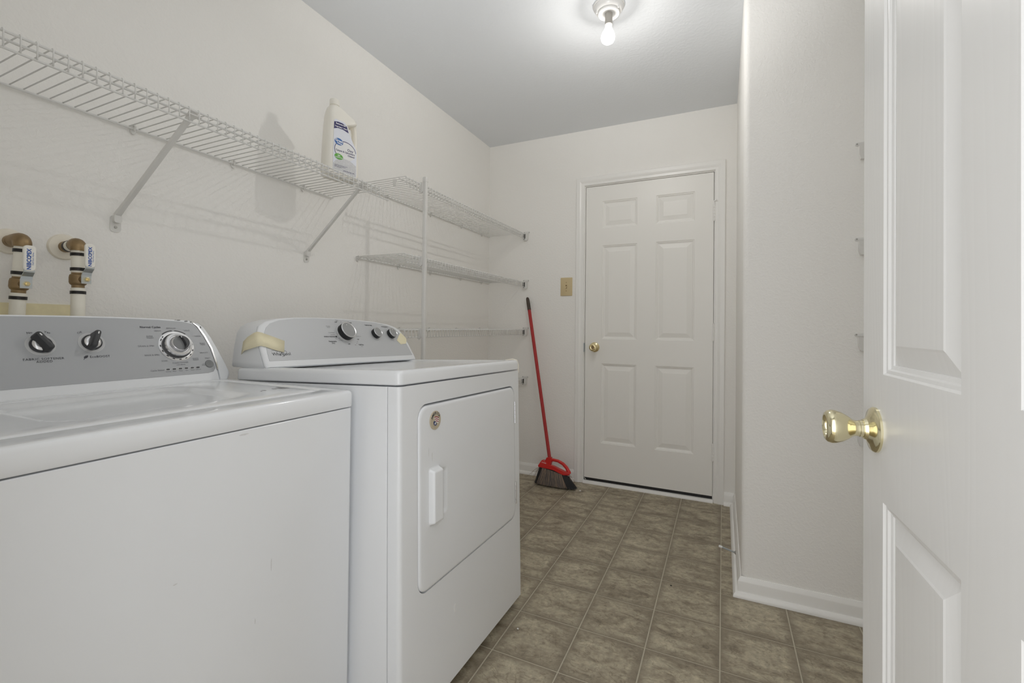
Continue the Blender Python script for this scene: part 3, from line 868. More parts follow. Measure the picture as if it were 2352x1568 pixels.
# own frame: x towards the front, y to the right, z up; measured from the lid's lower front left corner
SH = Matrix.Translation((0.33, -0.3685, 0.895))
DM = Matrix.Translation(DO) @ DR @ SH.inverted()
dr = thing('clothes_dryer', 'white front-loading clothes dryer with arched grey console, beside the washer', 'dryer', matrix=DM)
def dpart(name, bm, m, parent=None, **k): return finish(name, bm, m, parent or dr, xf=SH, **k)
DW, DB, DD = 0.737, -0.867, -0.634
bm = BM()   # side and back panels
loft(bm, [[(x, y, z) for x, y in rr(DD, -0.0395, 0.0, DW, 0.006, 3)] for z in (DB, -0.003)])
dpart('cabinet', bm, M_enamel, bevel=0.0)
# front panel with the door opening
DY0, DY1, DZ0, DZ1, DRAD = 0.076, 0.684, -0.555, -0.0635, 0.036
def ring_face(bm, outer, inner):
    """flat face between two loops of 3-D points, filled"""
    vo = [bm.verts.new(p) for p in outer]; vi = [bm.verts.new(p) for p in inner]
    es = []
    for L in (vo, vi):
        for i in range(len(L)): es.append(bm.edges.new((L[i], L[(i + 1) % len(L)])))
    bmesh.ops.triangle_fill(bm, use_beauty=True, use_dissolve=False, edges=es)
    return vo, vi
bm = BM()
EY = 0.012
inner = [(0.0, a, b) for a, b in rr(DY0 - 0.0035, DY1 + 0.003, DZ0 - 0.003, DZ1 + 0.0055, DRAD + 0.004, 8)]
outer = [(0.0, EY, DB), (0.0, DW - EY, DB), (0.0, DW - EY, -0.003), (0.0, EY, -0.003)]
vo, vi = ring_face(bm, outer, inner)
n_ = len(vi)
dp = [bm.verts.new((-0.030, v.co.y, v.co.z)) for v in vi]
for i in range(n_):
    j = (i + 1) % n_
    face(bm, (vi[i], vi[j], dp[j], dp[i]))
face(bm, dp)
# rounded vertical corners wrapping round to the seams
for s in (0, 1):
    cs = []
    for t in [pi / 2 * k / 8 for k in range(9)]:
        x = -EY + EY * cos(t); y = EY - EY * sin(t)
        cs.append((x, y if s == 0 else DW - y))
    cs.append((-0.0370, 0.0 if s == 0 else DW))
    a = [bm.verts.new((x, y, DB)) for x, y in cs]; b = [bm.verts.new((x, y, -0.003)) for x, y in cs]
    for k in range(len(cs) - 1): face(bm, (a[k], a[k + 1], b[k + 1], b[k]))
bmesh.ops.remove_doubles(bm, verts=bm.verts, dist=1e-5)
# close top and bottom
for z in (DB, -0.003):
    pts = []
    for k in range(9):
        t = pi / 2 * (8 - k) / 8; pts.append((-EY + EY * cos(t), EY - EY * sin(t)))
    for k in range(9):
        t = pi / 2 * k / 8; pts.append((-EY + EY * cos(t), DW - EY + EY * sin(t)))
    pts = [(-0.037, 0.0)] + pts + [(-0.037, DW)]
    face(bm, [bm.verts.new((x, y, z)) for x, y in pts])
bmesh.ops.remove_doubles(bm, verts=bm.verts, dist=1e-5)
dpart('front_panel', bm, M_enamel, angle=40)
# lid
bm = BM()
loops = []
for i, z in ((0.004, 0.0), (0.0, 0.003), (0.0, 0.026), (0.0015, 0.0325), (0.005, 0.0368), (0.010, 0.0382), (0.030, 0.0382), (0.040, 0.0362), (0.052, 0.0325), (0.08, 0.0318)):
    loops.append([(x, y, z) for x, y in rr(DD + min(i, 0.01), 0.0 - i, 0.0 + i, DW - i, 0.016, 6)])
loft(bm, loops)
dpart('top', bm, M_enamel2, angle=50)
bm = BM()   # pale sealing strip at the far front corner
tube(bm, [(-0.060, DW + 0.002, 0.036), (-0.030, DW + 0.003, 0.040), (-0.012, DW + 0.0035, 0.036), (-0.006, DW + 0.0035, 0.020), (-0.006, DW + 0.0035, -0.012)], 0.0030, 8)
dpart('corner_strip', bm, M_cream)
# door with moulded handle
bm = BM()
HY0, HY1, HZ0, HZ1 = 0.112, 0.216, -0.396, -0.230
loops = []
for i, x in ((0.0, -0.020), (0.0, -0.003), (0.0015, 0.0010), (0.005, 0.0032), (0.010, 0.0036)):
    loops.append([(x, a, b) for a, b in rr(DY0 + i, DY1 - i, DZ0 + i, DZ1 - i, DRAD - i * 0.4, 8)])
L = loft(bm, loops, True, False)
hole = [(0.0036, HY0, HZ0), (0.0036, HY1, HZ0), (0.0036, HY1, HZ1), (0.0036, HY0, HZ1)]
ho = [bm.verts.new(p) for p in hole]
es = [bm.edges.get((L[-1][i], L[-1][(i + 1) % len(L[-1])])) for i in range(len(L[-1]))] + [bm.edges.new((ho[i], ho[(i + 1) % 4])) for i in range(4)]
bmesh.ops.triangle_fill(bm, use_beauty=True, use_dissolve=False, edges=es)
dd = dpart('door', bm, M_enamel, angle=40)
def sst(e0, e1, x):
    t = max(0, min(1, (x - e0) / (e1 - e0))); return t * t * (3 - 2 * t)
bm = BM()
NY, NZ = 46, 56
G = []
for i in range(NY + 1):
    row = []
    for j in range(NZ + 1):
        y = HY0 + (HY1 - HY0) * i / NY; z = HZ0 + (HZ1 - HZ0) * j / NZ
        zz = sst(-0.3880, -0.380, z) * (1 - sst(-0.2440, -0.236, z))
        g1 = sst(0.1185, 0.125, y) * (1 - sst(0.1655, 0.1685, y)) * zz
        zp = sst(-0.378, -0.362, z) * (1 - sst(-0.262, -0.246, z))
        p1 = sst(0.1660, 0.1690, y) * (1 - sst(0.186, 0.2115, y)) * zp
        row.append(bm.verts.new((0.0036 + 0.0165 * g1 - 0.013 * p1, y, z)))
    G.append(row)
for i in range(NY):
    for j in range(NZ): face(bm, (G[i][j], G[i + 1][j], G[i + 1][j + 1], G[i][j + 1]))
dpart('handle', bm, M_enamel, dd, angle=60)
for z0 in (-0.203, -0.507):
    bm = BM()
    for k in range(5):
        cyl(bm, (0.0035, DY1 + 0.0005, z0 + k * 0.0166 + 0.0006), (0.0035, DY1 + 0.0005, z0 + k * 0.0166 + 0.0160), 0.0030, 10)
    dpart('hinge', bm, M_silver, dd)
MDF = frame((0.0038, 0, 0), (0, 1, 0), (0, 0, 1))
# magnet on the door: resting thing
mg = thing('fridge_magnet', 'round tan magnet reading AMERICA with stripes and a star, on the dryer door', 'magnet', matrix=DM @ SH @ frame((0.0038, 0.1476, -0.1074), (0, 1, 0), (0, 0, 1)))
bm = BM(); lathe(bm, [(0.0258, 0), (0.0258, 0.002), (0.0248, 0.003), (0.0, 0.003)], Matrix.Identity(4), 40, True, False)
part('disc', bm, M_tan, mg)
IM = Matrix.Translation((0, 0, 0.003))
bm = Multi()
word = 'AMERICA'
for k, ch in enumerate(word):
    t = radians(96 - 0) - (k - 0) * 0
    ang_ = radians(155 - k * 20.5)
    text_into(bm, ch, 0.0105, IM @ Matrix.Translation((0.0195 * cos(ang_), 0.0195 * sin(ang_), 0.0004)) @ Matrix.Rotation(ang_ - pi / 2, 4, 'Z'), bold=0.0003)
part('lettering', bm, M_ink, mg, smooth=False)
bm = BM()
def stripe(bm, x0, x1, yb, hgt, sl, bow):
    n = 6
    lo = [(x0 + (x1 - x0) * k / n, yb + sl * k / n + bow * sin(pi * k / n)) for k in range(n + 1)]
    hi = [(a, b + hgt) for a, b in reversed(lo)]
    plate(bm, IM, lo + hi, 0.0004)
for k in range(3): stripe(bm, -0.006 + k * 0.003, 0.0145 - k * 0.001, 0.0075 - k * 0.0056, 0.0026, -0.004, 0.0015)
part('stripes', bm, mat('stripe_red', (0.35, 0.05, 0.05), 0.5), mg, smooth=False)
bm = Multi()
for k in range(3): stripe(bm, -0.006 + k * 0.003, 0.0145 - k * 0.001, 0.0047 - k * 0.0056, 0.0026, -0.004, 0.0015)
part('stripes', bm, M_white, mg, smooth=False)
bm = BM(); plate(bm, IM @ Matrix.Translation((-0.003, -0.0075, 0.0002)), [(-0.0085, 0.004), (-0.004, 0.0065), (0.001, 0.004), (0.006, -0.001), (0.0065, -0.006), (0.001, -0.0075), (-0.004, -0.006), (-0.008, -0.0015)], 0.0005)
part('blue_field', bm, mat('star_blue', (0.03, 0.045, 0.13), 0.5), mg, smooth=False)
bm = BM(); plate(bm, IM @ Matrix.Translation((-0.004, -0.0085, 0.0007)), [((0.0042 if k % 2 == 0 else 0.0018) * sin(pi * k / 5), (0.0042 if k % 2 == 0 else 0.0018) * cos(pi * k / 5)) for k in range(10)], 0.0004)
part('star', bm, M_white, mg, smooth=False)
bm = BM()
MD0 = frame((0.0003, 0, 0), (0, 1, 0), (0, 0, 1))
plate(bm, MD0, [(0.2490, -0.663), (0.2550, -0.660), (0.2565, -0.663), (0.2530, -0.668), (0.2535, -0.680), (0.2500, -0.688), (0.2470, -0.675)], 0.0006)
dpart('scuff', bm, M_white, smooth=False)
bm = Multi()
MSM = frame((0.0037, 0, 0), (0, 1, 0), (0, 0, 1))
for k, (y, z, w_, h_) in enumerate(((0.135, -0.205, 0.004, 0.03), (0.118, -0.19, 0.003, 0.03))):
    rnd = random.Random(60 + k)
    plate(bm, MSM, [(y + w_ / 2 * cos(2 * pi * q / 8) * rnd.uniform(0.5, 1.1), z + h_ / 2 * sin(2 * pi * q / 8) * rnd.uniform(0.5, 1.1)) for q in range(8)], 0.0002)
plate(bm, frame((0.0202, 0, 0), (0, 1, 0), (0, 0, 1)), [(0.130, -0.388), (0.150, -0.384), (0.155, -0.380), (0.148, -0.3825), (0.132, -0.385)], 0.0002)
dpart('scuff', bm, M_smudge2, smooth=False)
# legs reach the floor at different heights because the dryer leans
for x in (DD + 0.05, -0.06):
    for y in (0.05, DW - 0.05):
        wz = (DM @ SH @ Vector((x, y, DB))).z - 0.001
        bm = BM()
        lathe(bm, [(0.018, 0), (0.018, min(0.008, wz * 0.5)), (0.007, min(0.010, wz * 0.6)), (0.007, wz + 0.002)], Matrix.Translation((x, y, DB - wz)), 14)
        dpart('leg', bm, M_dkgray)
# console
DA = radians(29)
MQ = frame((-0.4975, 0, 0.0400), (0, 1, 0), (-sin(DA), 0, cos(DA)))
dh = [(0.362, 0.0), (0.3655, 0.006), (0.3650, 0.020), (0.3600, 0.075), (0.3515, 0.125), (0.3390, 0.148), (0.3160, 0.163), (0.2710, 0.1765), (0.2000, 0.1850), (0.100, 0.1898), (0.0, 0.1910)]
ol = mirror(dh, 0.3685)
def shr(k, kb):
    return [(a + (0.3685 - a) * k, b + (0.09 - b) * kb if b > 0.001 else b) for a, b in ol]
def backl(x, k, kb):
    return [(x, a + (0.3685 - a) * k, 0.0400 + (b * cos(DA)) * (1 - kb)) for a, b in ol]
bm = BM()
loft(bm, [backl(-0.668, 0.05, 0.10), backl(-0.664, 0.02, 0.04), backl(-0.655, 0.0, 0.02), [MQ @ Vector((a, b, -0.0100)) for a, b in shr(0.0, 0.0)]])
dpart('console', bm, M_plastic, angle=40)
bm = BM()
loft(bm, [[MQ @ Vector((a, b, -0.0092)) for a, b in shr(0.004, 0.006)], [MQ @ Vector((a, b, -0.0085)) for a, b in shr(0.001, 0.003)], [MQ @ Vector((a, b, -0.004)) for a, b in shr(0.001, 0.004)], [MQ @ Vector((a, b, -0.0012)) for a, b in shr(0.010, 0.016)], [MQ @ Vector((a, b, 0.0)) for a, b in shr(0.028, 0.035)]])
dpart('console_bezel', bm, M_plastic, angle=60)
gq = [(0.348, 0.0205), (0.3460, 0.045), (0.3400, 0.085), (0.3300, 0.122), (0.3180, 0.1400), (0.3000, 0.1550), (0.2620, 0.1690), (0.2000, 0.1785), (0.1000, 0.1840), (0.0, 0.1850)]
bm = BM(); plate(bm, MQ, mirror(gq, 0.3685), 0.0010)
dpart('control_panel', bm, M_gray2, smooth=False)
MR = MQ @ Matrix.Translation((0, 0, 0.0010))
def dryer_knob(a, b, r, h, ang):
    M = MR @ Matrix.Translation((a, b, 0))
    if r > 0.03:
        bm = BM(); lathe(bm, [(r * 1.17, 0), (r * 1.17, 0.0008), (r * 1.1, 0.0014), (0.0, 0.0014)], M, 44, True, False)
        dpart('dial_print', bm, M_halo)
    bm = BM(); lathe(bm, [(r, 0.001), (r, h - 0.002), (r * 0.97, h)], M, 44)
    k = dpart('dial_knob', bm, M_black)
    bm = BM(); lathe(bm, [(r * 0.995, h - 0.0022), (r * 1.005, h), (r * 0.95, h + 0.0012), (r * 0.88, h + 0.0006), (r * 0.87, h), ], M, 44)
    dpart('chrome_ring', bm, M_silver, k)
    bm = BM(); lathe(bm, [(r * 0.875, h - 0.001), (r * 0.87, h + 0.0004), (r * 0.4, h + 0.0001), (0.0, h)], M, 44, True, False)
    dpart('knob_face', bm, M_mdgray2, k)
    R2 = M @ Matrix.Rotation(ang, 4, 'Z')
    bm = BM(); lathe(bm, [(0.0016, h), (0.0016, h + 0.0010)], R2 @ Matrix.Translation((0, r * 0.62, 0)), 10)
    dpart('pointer', bm, M_white, k)
M_mdgray2 = mat('brushed_grey', (0.36, 0.365, 0.37), 0.35, metal=0.4)
dryer_knob(0.3720, 0.1265, 0.0335, 0.024, radians(8))
dryer_knob(0.5370, 0.1235, 0.0215, 0.018, radians(-95))
dryer_knob(0.6310, 0.1235, 0.0215, 0.018, radians(4))
bm = BM()
text_into(bm, 'Whirlpool', 0.0160, at(MR, 0.0700, 0.0430), space=0.98, bold=0.00005)
dpart('lettering', bm, M_ink, smooth=False)
bm = BM()
# swirl round the word
sw = []
for k in range(40):
    t = radians(-150 + k * 8.2)
    sw.append((0.0770 + 0.0150 * cos(t) * cos(0.6) - 0.0070 * sin(t) * sin(0.6), 0.0440 + 0.0070 * sin(t) * cos(0.6) + 0.0150 * cos(t) * sin(0.6)))
for (a, b) in zip(sw, sw[1:]):
    d_ = Vector((b[0] - a[0], b[1] - a[1])); nn = Vector((-d_.y, d_.x)).normalized() * 0.00035
    plate(bm, MR, [(a[0] + nn.x, a[1] + nn.y), (a[0] - nn.x, a[1] - nn.y), (b[0] - nn.x, b[1] - nn.y), (b[0] + nn.x, b[1] + nn.y)], 0.0004)
sw = [(0.0370 + 0.022 * k / 20, 0.0540 + 0.0040 * sin(pi * k / 20) - 0.0022 * k / 20) for k in range(21)]
for (a, b) in zip(sw, sw[1:]):
    plate(bm, MR, [(a[0], a[1] + 0.0003), (a[0], a[1] - 0.0003), (b[0], b[1] - 0.0003), (b[0], b[1] + 0.0003)], 0.0004)
dpart('swirl_mark', bm, M_ink, smooth=False)['kind'] = 'stuff'
bm = Multi()
for s_, a, b, sz in (('TEMPERATURE', 0.5160, 0.1640, 0.0062), ('CYCLE SIGNAL', 0.6120, 0.1600, 0.0062), ('ENERGY PREFERRED', 0.2930, 0.1080, 0.0062), ('Automatic\nDry', 0.2960, 0.0850, 0.0088),
                     ('Timed\nDry', 0.4180, 0.1690, 0.0080), ('OFF', 0.3480, 0.1715, 0.0066), ('OFF', 0.3700, 0.0770, 0.0066), ('Fluff Air', 0.4310, 0.0735, 0.0080), ('OFF', 0.4260, 0.0970, 0.0066)):
    text_into(bm, s_, sz, at(MR, a, b), bold=0.00015)
text_into(bm, '●', 0.010, at(MR, 0.3225, 0.1080))
dpart('lettering', bm, M_ink, smooth=False)
bm = BM()
for s_, a, b, sz in (('Wrinkle\nShield', 0.3020, 0.1500, 0.0058), ('Cool Down', 0.3060, 0.1255, 0.0058), ('Less Dry', 0.3080, 0.1165, 0.0056), ('More Dry', 0.3240, 0.1000, 0.0056), ('Very Dry', 0.3360, 0.0930, 0.0056),
                     ('Damp\nDry', 0.3560, 0.1780, 0.0050), ('Cool Down', 0.4350, 0.1110, 0.0056), ('70', 0.3740, 0.1730, 0.0056), ('20', 0.4170, 0.0870, 0.0056), ('40', 0.4000, 0.0730, 0.0056), ('60', 0.4110, 0.0800, 0.005), ('On', 0.6120, 0.1545, 0.005), ('Casual', 0.4310, 0.0665, 0.0045)):
    text_into(bm, s_, sz, at(MR, a, b))
dpart('small_lettering', bm, M_ink2, smooth=False)['kind'] = 'stuff'
# masking tape
bm = BM()
def strip(bm, rows, off):
    lp = []
    for a, b in rows: lp.append([Vector(a), Vector(b)])
    V0 = [[bm.verts.new(p) for p in r_] for r_ in lp]
    for a, b in zip(V0, V0[1:]): face(bm, (a[0], a[1], b[1], b[0]))
def mq(a, b, z): return tuple(MQ @ Vector((a, b, z)))
strip(bm, [((-0.612, 0.0085, 0.118), (-0.617, 0.0060, 0.078)), ((-0.585, 0.0035, 0.132), (-0.597, 0.0020, 0.090)), (mq(0.0085, 0.1235, -0.008), mq(0.0022, 0.0750, -0.008)), (mq(0.0140, 0.1230, 0.0010), mq(0.0085, 0.0735, 0.0010)),
           (mq(0.0260, 0.1190, 0.0028), mq(0.0220, 0.0690, 0.0028)), (mq(0.0620, 0.1045, 0.0024), mq(0.0500, 0.0570, 0.0024)), (mq(0.0960, 0.0890, 0.0030), mq(0.0790, 0.0475, 0.0034))], 0)
tp_ = dpart('tape_strip', bm, M_tape, angle=20)
sm = tp_.modifiers.new('thick', 'SOLIDIFY'); sm.thickness = 0.0005; sm.offset = 1
bm = BM()
tq = [(0.7015, 0.1330), (0.7200, 0.1120), (0.7225, 0.0985), (0.7085, 0.0775), (0.6690, 0.0740), (0.6540, 0.0935), (0.6720, 0.1100)]
cv = bm.verts.new(mq(0.690, 0.098, 0.0030))
vs = [bm.verts.new(mq(a, b, 0.0018 if k < 5 else 0.0022)) for k, (a, b) in enumerate(tq)]
for k in range(len(vs)): face(bm, (vs[k], vs[(k + 1) % len(vs)], cv))
tp_ = dpart('tape_strip', bm, M_tape, smooth=False)
sm = tp_.modifiers.new('thick', 'SOLIDIFY'); sm.thickness = 0.0005; sm.offset = 1

# ------------------------------------------------------------------ wire shelves
def wire_mesh(L, lipx, backx):
    bm = BM()
    z0 = 0.0045
    tube(bm, [(backx - 0.003, 0, z0), (lipx - 0.0060, 0, z0), (lipx + 0.0015, 0, z0 - 0.0003), (lipx + 0.0045, 0, z0 - 0.0045), (lipx + 0.0048, 0, -0.0340)], 0.00165, 6)
    bmesh.ops.recalc_face_normals(bm, faces=bm.faces)
    me = bpy.data.meshes.new('cross_wire'); bm.to_mesh(me); bm.free()
    me.polygons.foreach_set('use_smooth', [True] * len(me.polygons))
    me.materials.append(M_wire)
    return me
BKX, LPX = -1.6245, -1.3300
WIRE = wire_mesh(0, LPX + 1.48, BKX + 1.48)
def clip_mesh():
    bm = BM()
    lathe(bm, [(0.0085, 0), (0.0085, 0.004), (0.006, 0.006)], frame((-0.1522, 0, -0.006), (0, 1, 0), (0, 0, 1)), 14)
    loft(bm, [[(x, y, z) for y, z in rr(-0.0055, 0.0055, -0.016, 0.010, 0.004, 3)] for x in (-0.1522, -0.1455)])
    tube(bm, [(-0.1500, 0, 0.008), (-0.1400, 0, 0.0105), (-0.1365, 0, 0.0050), (-0.1400, 0, -0.0045), (-0.1500, 0, -0.006)], 0.003, 7)
    bmesh.ops.recalc_face_normals(bm, faces=bm.faces)
    me = bpy.data.meshes.new('wall_clip'); bm.to_mesh(me); bm.free()
    me.polygons.foreach_set('use_smooth', [True] * len(me.polygons)); me.set_sharp_from_angle(angle=radians(40))
    me.materials.append(M_wirep)
    return me
CLIP = clip_mesh()
def bracket_bm(flip=1):
    """end bracket on a wall facing -y; x=0 at the slot centre, z=0 at deck height, y=0 on the wall"""
    bm = BM()
    s = flip
    M = frame((0, 0, 0), (1, 0, 0), (0, 0, 1))      # normal is -y
    rplate(bm, M, *sorted((-0.010 * s, 0.040 * s)), 0.006, 0.0195, 0.0065, 0.0035, 0.001, 4)       # flange with screws
    outer = [(0.030 * s, 0.004), (0.030 * s, -0.030), (0.024 * s, -0.046), (0.010 * s, -0.0485), (-0.004 * s, -0.045), (-0.008 * s, -0.034), (-0.008 * s, 0.004)]
    plate(bm, M, outer, 0.018)
    return bm, M
def bracket(parent, x, z, wall_y, flip=1, top=None):
    bm, M = bracket_bm(flip)
    X = Matrix.Translation((x, wall_y, z))
    o = top if top is not None else None
    mk = (lambda n, b, mm, par: part(n, b, mm, par, xf=X))
    br = mk('end_bracket' if top is None else 'body', bm, M_wirep, parent)
    s = flip
    hol = parent if top is not None else br
    bm = BM(); plate(bm, M @ Matrix.Translation((0, 0, 0.0176)), [(0.011 * s, 0.0), (0.011 * s, -0.030), (0.006 * s, -0.0395), (0.0, -0.040), (-0.004 * s, -0.034), (-0.004 * s, 0.0)], 0.0008)
    mk('slot', bm, M_hole, hol)
    for a in (0.034, -0.004):
        bm = BM(); lathe(bm, [(0.0030, 0), (0.0030, 0.0012)], M @ Matrix.Translation((a * s, 0.0128, 0.003)), 12)
        mk('screw', bm, M_screw, hol)
    return br

def shelf(label, y0, y1, z, clips, tilt=0.0, lip0=None, lip1=None, end=True, group=None):
    yc = (y0 + y1) / 2
    mtx = Matrix.Translation((-1.48, yc, z)) @ Matrix.Rotation(tilt, 4, 'X')
    t = thing('wire_shelf', label, 'shelf', matrix=mtx, group=group)
    h = (y1 - y0) / 2
    l0, l1 = (lip0 if lip0 is not None else y0) - yc, (lip1 if lip1 is not None else y1) - yc
    def rail(nm, x, zz, r_, a=-h, b=h):
        bm = BM(); tube(bm, [(x + 1.48, a, zz), (x + 1.48, b, zz)], r_, 8)
        finish(nm, bm, M_wire, t)
    rail('back_rail', BKX, -0.0005, 0.0034)
    rail('support_rail', LPX - 0.038, -0.0005, 0.0034)
    rail('front_rail', LPX, 0.0, 0.0034)
    rail('lip_rail', LPX, -0.0345, 0.0030, l0, l1)
    n = int(round((y1 - y0) / 0.0254))
    for k in range(n + 1):
        y = -h + 0.002 + (2 * h - 0.004) * k / n
        o = bpy.data.objects.new('cross_wire', WIRE); o.location = (0, y, 0); o.parent = t
        COL.objects.link(o)
    for c in clips:
        o = bpy.data.objects.new('wall_clip', CLIP); o.location = (0, c - yc, 0); o.parent = t
        COL.objects.link(o)
    return t, mtx
G3 = 'wire shelves on the left wall'
s1, m1 = shelf('long white wire shelf above the washer, held by two diagonal braces', 0.135, 1.530, 1.6600, [0.755, 1.065, 1.370], tilt=-0.0085, lip1=1.562)
for yb, foot_y in ((0.762, 0.7160), (1.418, 1.3936)):
    # diagonal brace: from the front rail down to a foot on the wall
    zt = (m1 @ Vector((0, yb - 0.8325, 0))).z - 0.002
    bm = BM()
    p0, p1 = Vector((LPX - 0.006, yb, zt)), Vector((LW + 0.012, foot_y, 1.388))
    dirv = (p1 - p0).normalized(); sidev = Vector((0, 1, 0)); sidev = (sidev - dirv * sidev.dot(dirv)).normalized(); nn = dirv.cross(sidev)
    lp = []
    for q, wq in ((0.0, 0.0125), (0.03, 0.0115), (0.10, 0.0085), (0.9, 0.0085), (1.0, 0.010)):
        c = p0.lerp(p1, q)
        lp.append([c + sidev * a + nn * b for a, b in ((-wq, -0.003), (-wq * 0.7, 0.004), (wq * 0.7, 0.004), (wq, -0.003))])
    loft(bm, lp)
    brc = finish('support_brace', bm, M_wirep, s1, xf=m1.inverted(), angle=30)
    bm = BM()
    M = frame((LW, foot_y, 1.3620), (0, 1, 0), (0, 0, 1))
    loft(bm, [[M @ Vector((a, b, q)) for a, b in rr(-0.0135, 0.0135, -0.022, 0.026, 0.009, 4)] for q in (0, 0.003)])
    loft(bm, [[M @ Vector((a, b, q)) for a, b in rr(-0.0095, 0.0095, 0.004, 0.028, 0.006, 4)] for q in (0.003, 0.017)])
    finish('foot', bm, M_wirep, brc, xf=m1.inverted())
    bm = BM(); lathe(bm, [(0.0042, 0.003), (0.0036, 0.0055), (0.0, 0.006)], M @ Matrix.Translation((0, -0.008, 0)), 12, True, False)
    finish('screw', bm, M_screw, brc, xf=m1.inverted())
    bm = BM()
    box(bm, LPX - 0.016, LPX + 0.003, yb - 0.016, yb + 0.016, zt - 0.012, zt - 0.0095)
    finish('hook', bm, M_wirep, brc, xf=m1.inverted())

stack = []
for zdeck, lab, cl, l0 in ((1.7575, 'topmost wire shelf of the corner stack, higher than the long washer shelf', [1.90, 2.30, 2.66, 2.95], 1.71),
                           (1.4020, 'second wire shelf of the corner stack, ending just past the nearer brace', [1.693, 2.004, 2.304, 2.66, 2.95], 1.695),
                           (1.0520, 'third wire shelf of the corner stack, seen edge-on behind the dryer console', [2.010, 2.29, 2.60, 2.92], 1.70),
                           (0.6930, 'lowest wire shelf of the corner stack, hidden behind the dryer but for its end bracket', [2.0, 2.3, 2.6, 2.92], 1.70)):
    t, mt = shelf(lab, 1.678, BW - 0.008, zdeck, cl, lip0=l0)
    XF[t.name] = mt.inverted()
    bracket(t, LPX - 0.004, zdeck - 0.0005, BW, 1)
    stack.append((t, mt, zdeck))
bm = BM()   # joining plate under the free end of the top shelf
loft(bm, [[(-1.395 - q, 1.6795 + dy, z) for q, z in ((-0.013, 1.7560), (0.013, 1.7560), (0.008, 1.7250), (-0.006, 1.7250))] for dy in (0, 0.0018)])
finish('joiner_plate', bm, M_wirep, stack[0][0], xf=stack[0][1].inverted())
# upright pole carrying the fronts of the stack
PX, PY = -1.3120, 1.8060
pole = thing('support_pole', 'thin white upright pole in front of the corner wire shelves', 'pole', (PX, PY, 0))
bm = BM(); loft(bm, [[(PX + a, PY + b, z) for a, b in rr(-0.0095, 0.0095, -0.0095, 0.0095, 0.004, 3)] for z in (0.0, 1.785)])
part('post', bm, M_wirep, pole)
bm = BM(); loft(bm, [[(PX + a, PY + b, z) for a, b in rr(-q, q, -q, q, 0.004, 3)] for z, q in ((1.770, 0.0108), (1.788, 0.0108), (1.792, 0.009))])
part('end_cap', bm, M_wirep, pole)
for t, mt, zd in stack:
    bm = BM()
    loft(bm, [[(x, PY + s_, z) for x, z in ((PX - 0.006, zd + 0.009), (PX - 0.030, zd + 0.009), (PX - 0.031, zd + 0.002), (PX - 0.024, zd - 0.004), (PX - 0.026, zd - 0.040), (PX - 0.018, zd - 0.046), (PX - 0.006, zd - 0.036))] for s_ in (-0.0145, -0.0098)])
    part('shelf_clip', bm, M_wirep, pole)
# empty brackets left on the facing wall
for zb, lab in ((1.7500, 'upper white empty shelf bracket on the wall, half behind the open door'), (1.3965, 'middle white empty shelf bracket on the wall, half behind the open door'), (1.0430, 'lower white empty shelf bracket on the wall, just above the near door knob'), (0.6930, 'lowest white empty shelf bracket on the wall, peeking out just below the near door knob')):
    t = thing('shelf_bracket', lab, 'bracket', (0.482, JY, zb), group='empty shelf brackets beside the open door')
    bracket(t, 0.482, zb, JY, -1, top=t)

# ------------------------------------------------------------------ light switch
MS = frame((-1.0085, BW, 1.3605), (1, 0, 0), (0, 0, 1))
sw_ = thing('light_switch', 'almond toggle light switch on the wall left of the white door', 'switch', (-1.0085, BW, 1.3605))
bm = BM(); rplate(bm, MS, -0.0432, 0.0432, -0.0648, 0.0648, 0.004, 0.006, 0.0035)
part('cover_plate', bm, M_almond, sw_)
bm = BM(); loft(bm, [[MS @ Vector((a, b, z)) for a, b in rr(-0.0052, 0.0052, -0.0122, 0.0122, 0.001, 2)] for z in (0.0055, 0.0066)])
part('toggle_slot', bm, M_oldbrass, sw_)
bm = BM(); loft(bm, [[MS @ Vector(p) for p in ((-0.0042, -0.006, 0.006), (0.0042, -0.006, 0.006), (0.0042, 0.004, 0.006), (-0.0042, 0.004, 0.006))], [MS @ Vector(p) for p in ((-0.0036, -0.0125, 0.017), (0.0036, -0.0125, 0.017), (0.0036, -0.007, 0.019), (-0.0036, -0.007, 0.019))]])
part('toggle', bm, M_almond, sw_, bevel=0.001)
for s in (-1, 1):
    bm = BM(); lathe(bm, [(0.0030, 0.0058), (0.0028, 0.0070), (0.0, 0.0072)], MS @ Matrix.Translation((0, 0.030 * s, 0)), 12, True, False)
    part('screw', bm, M_oldbrass, sw_)

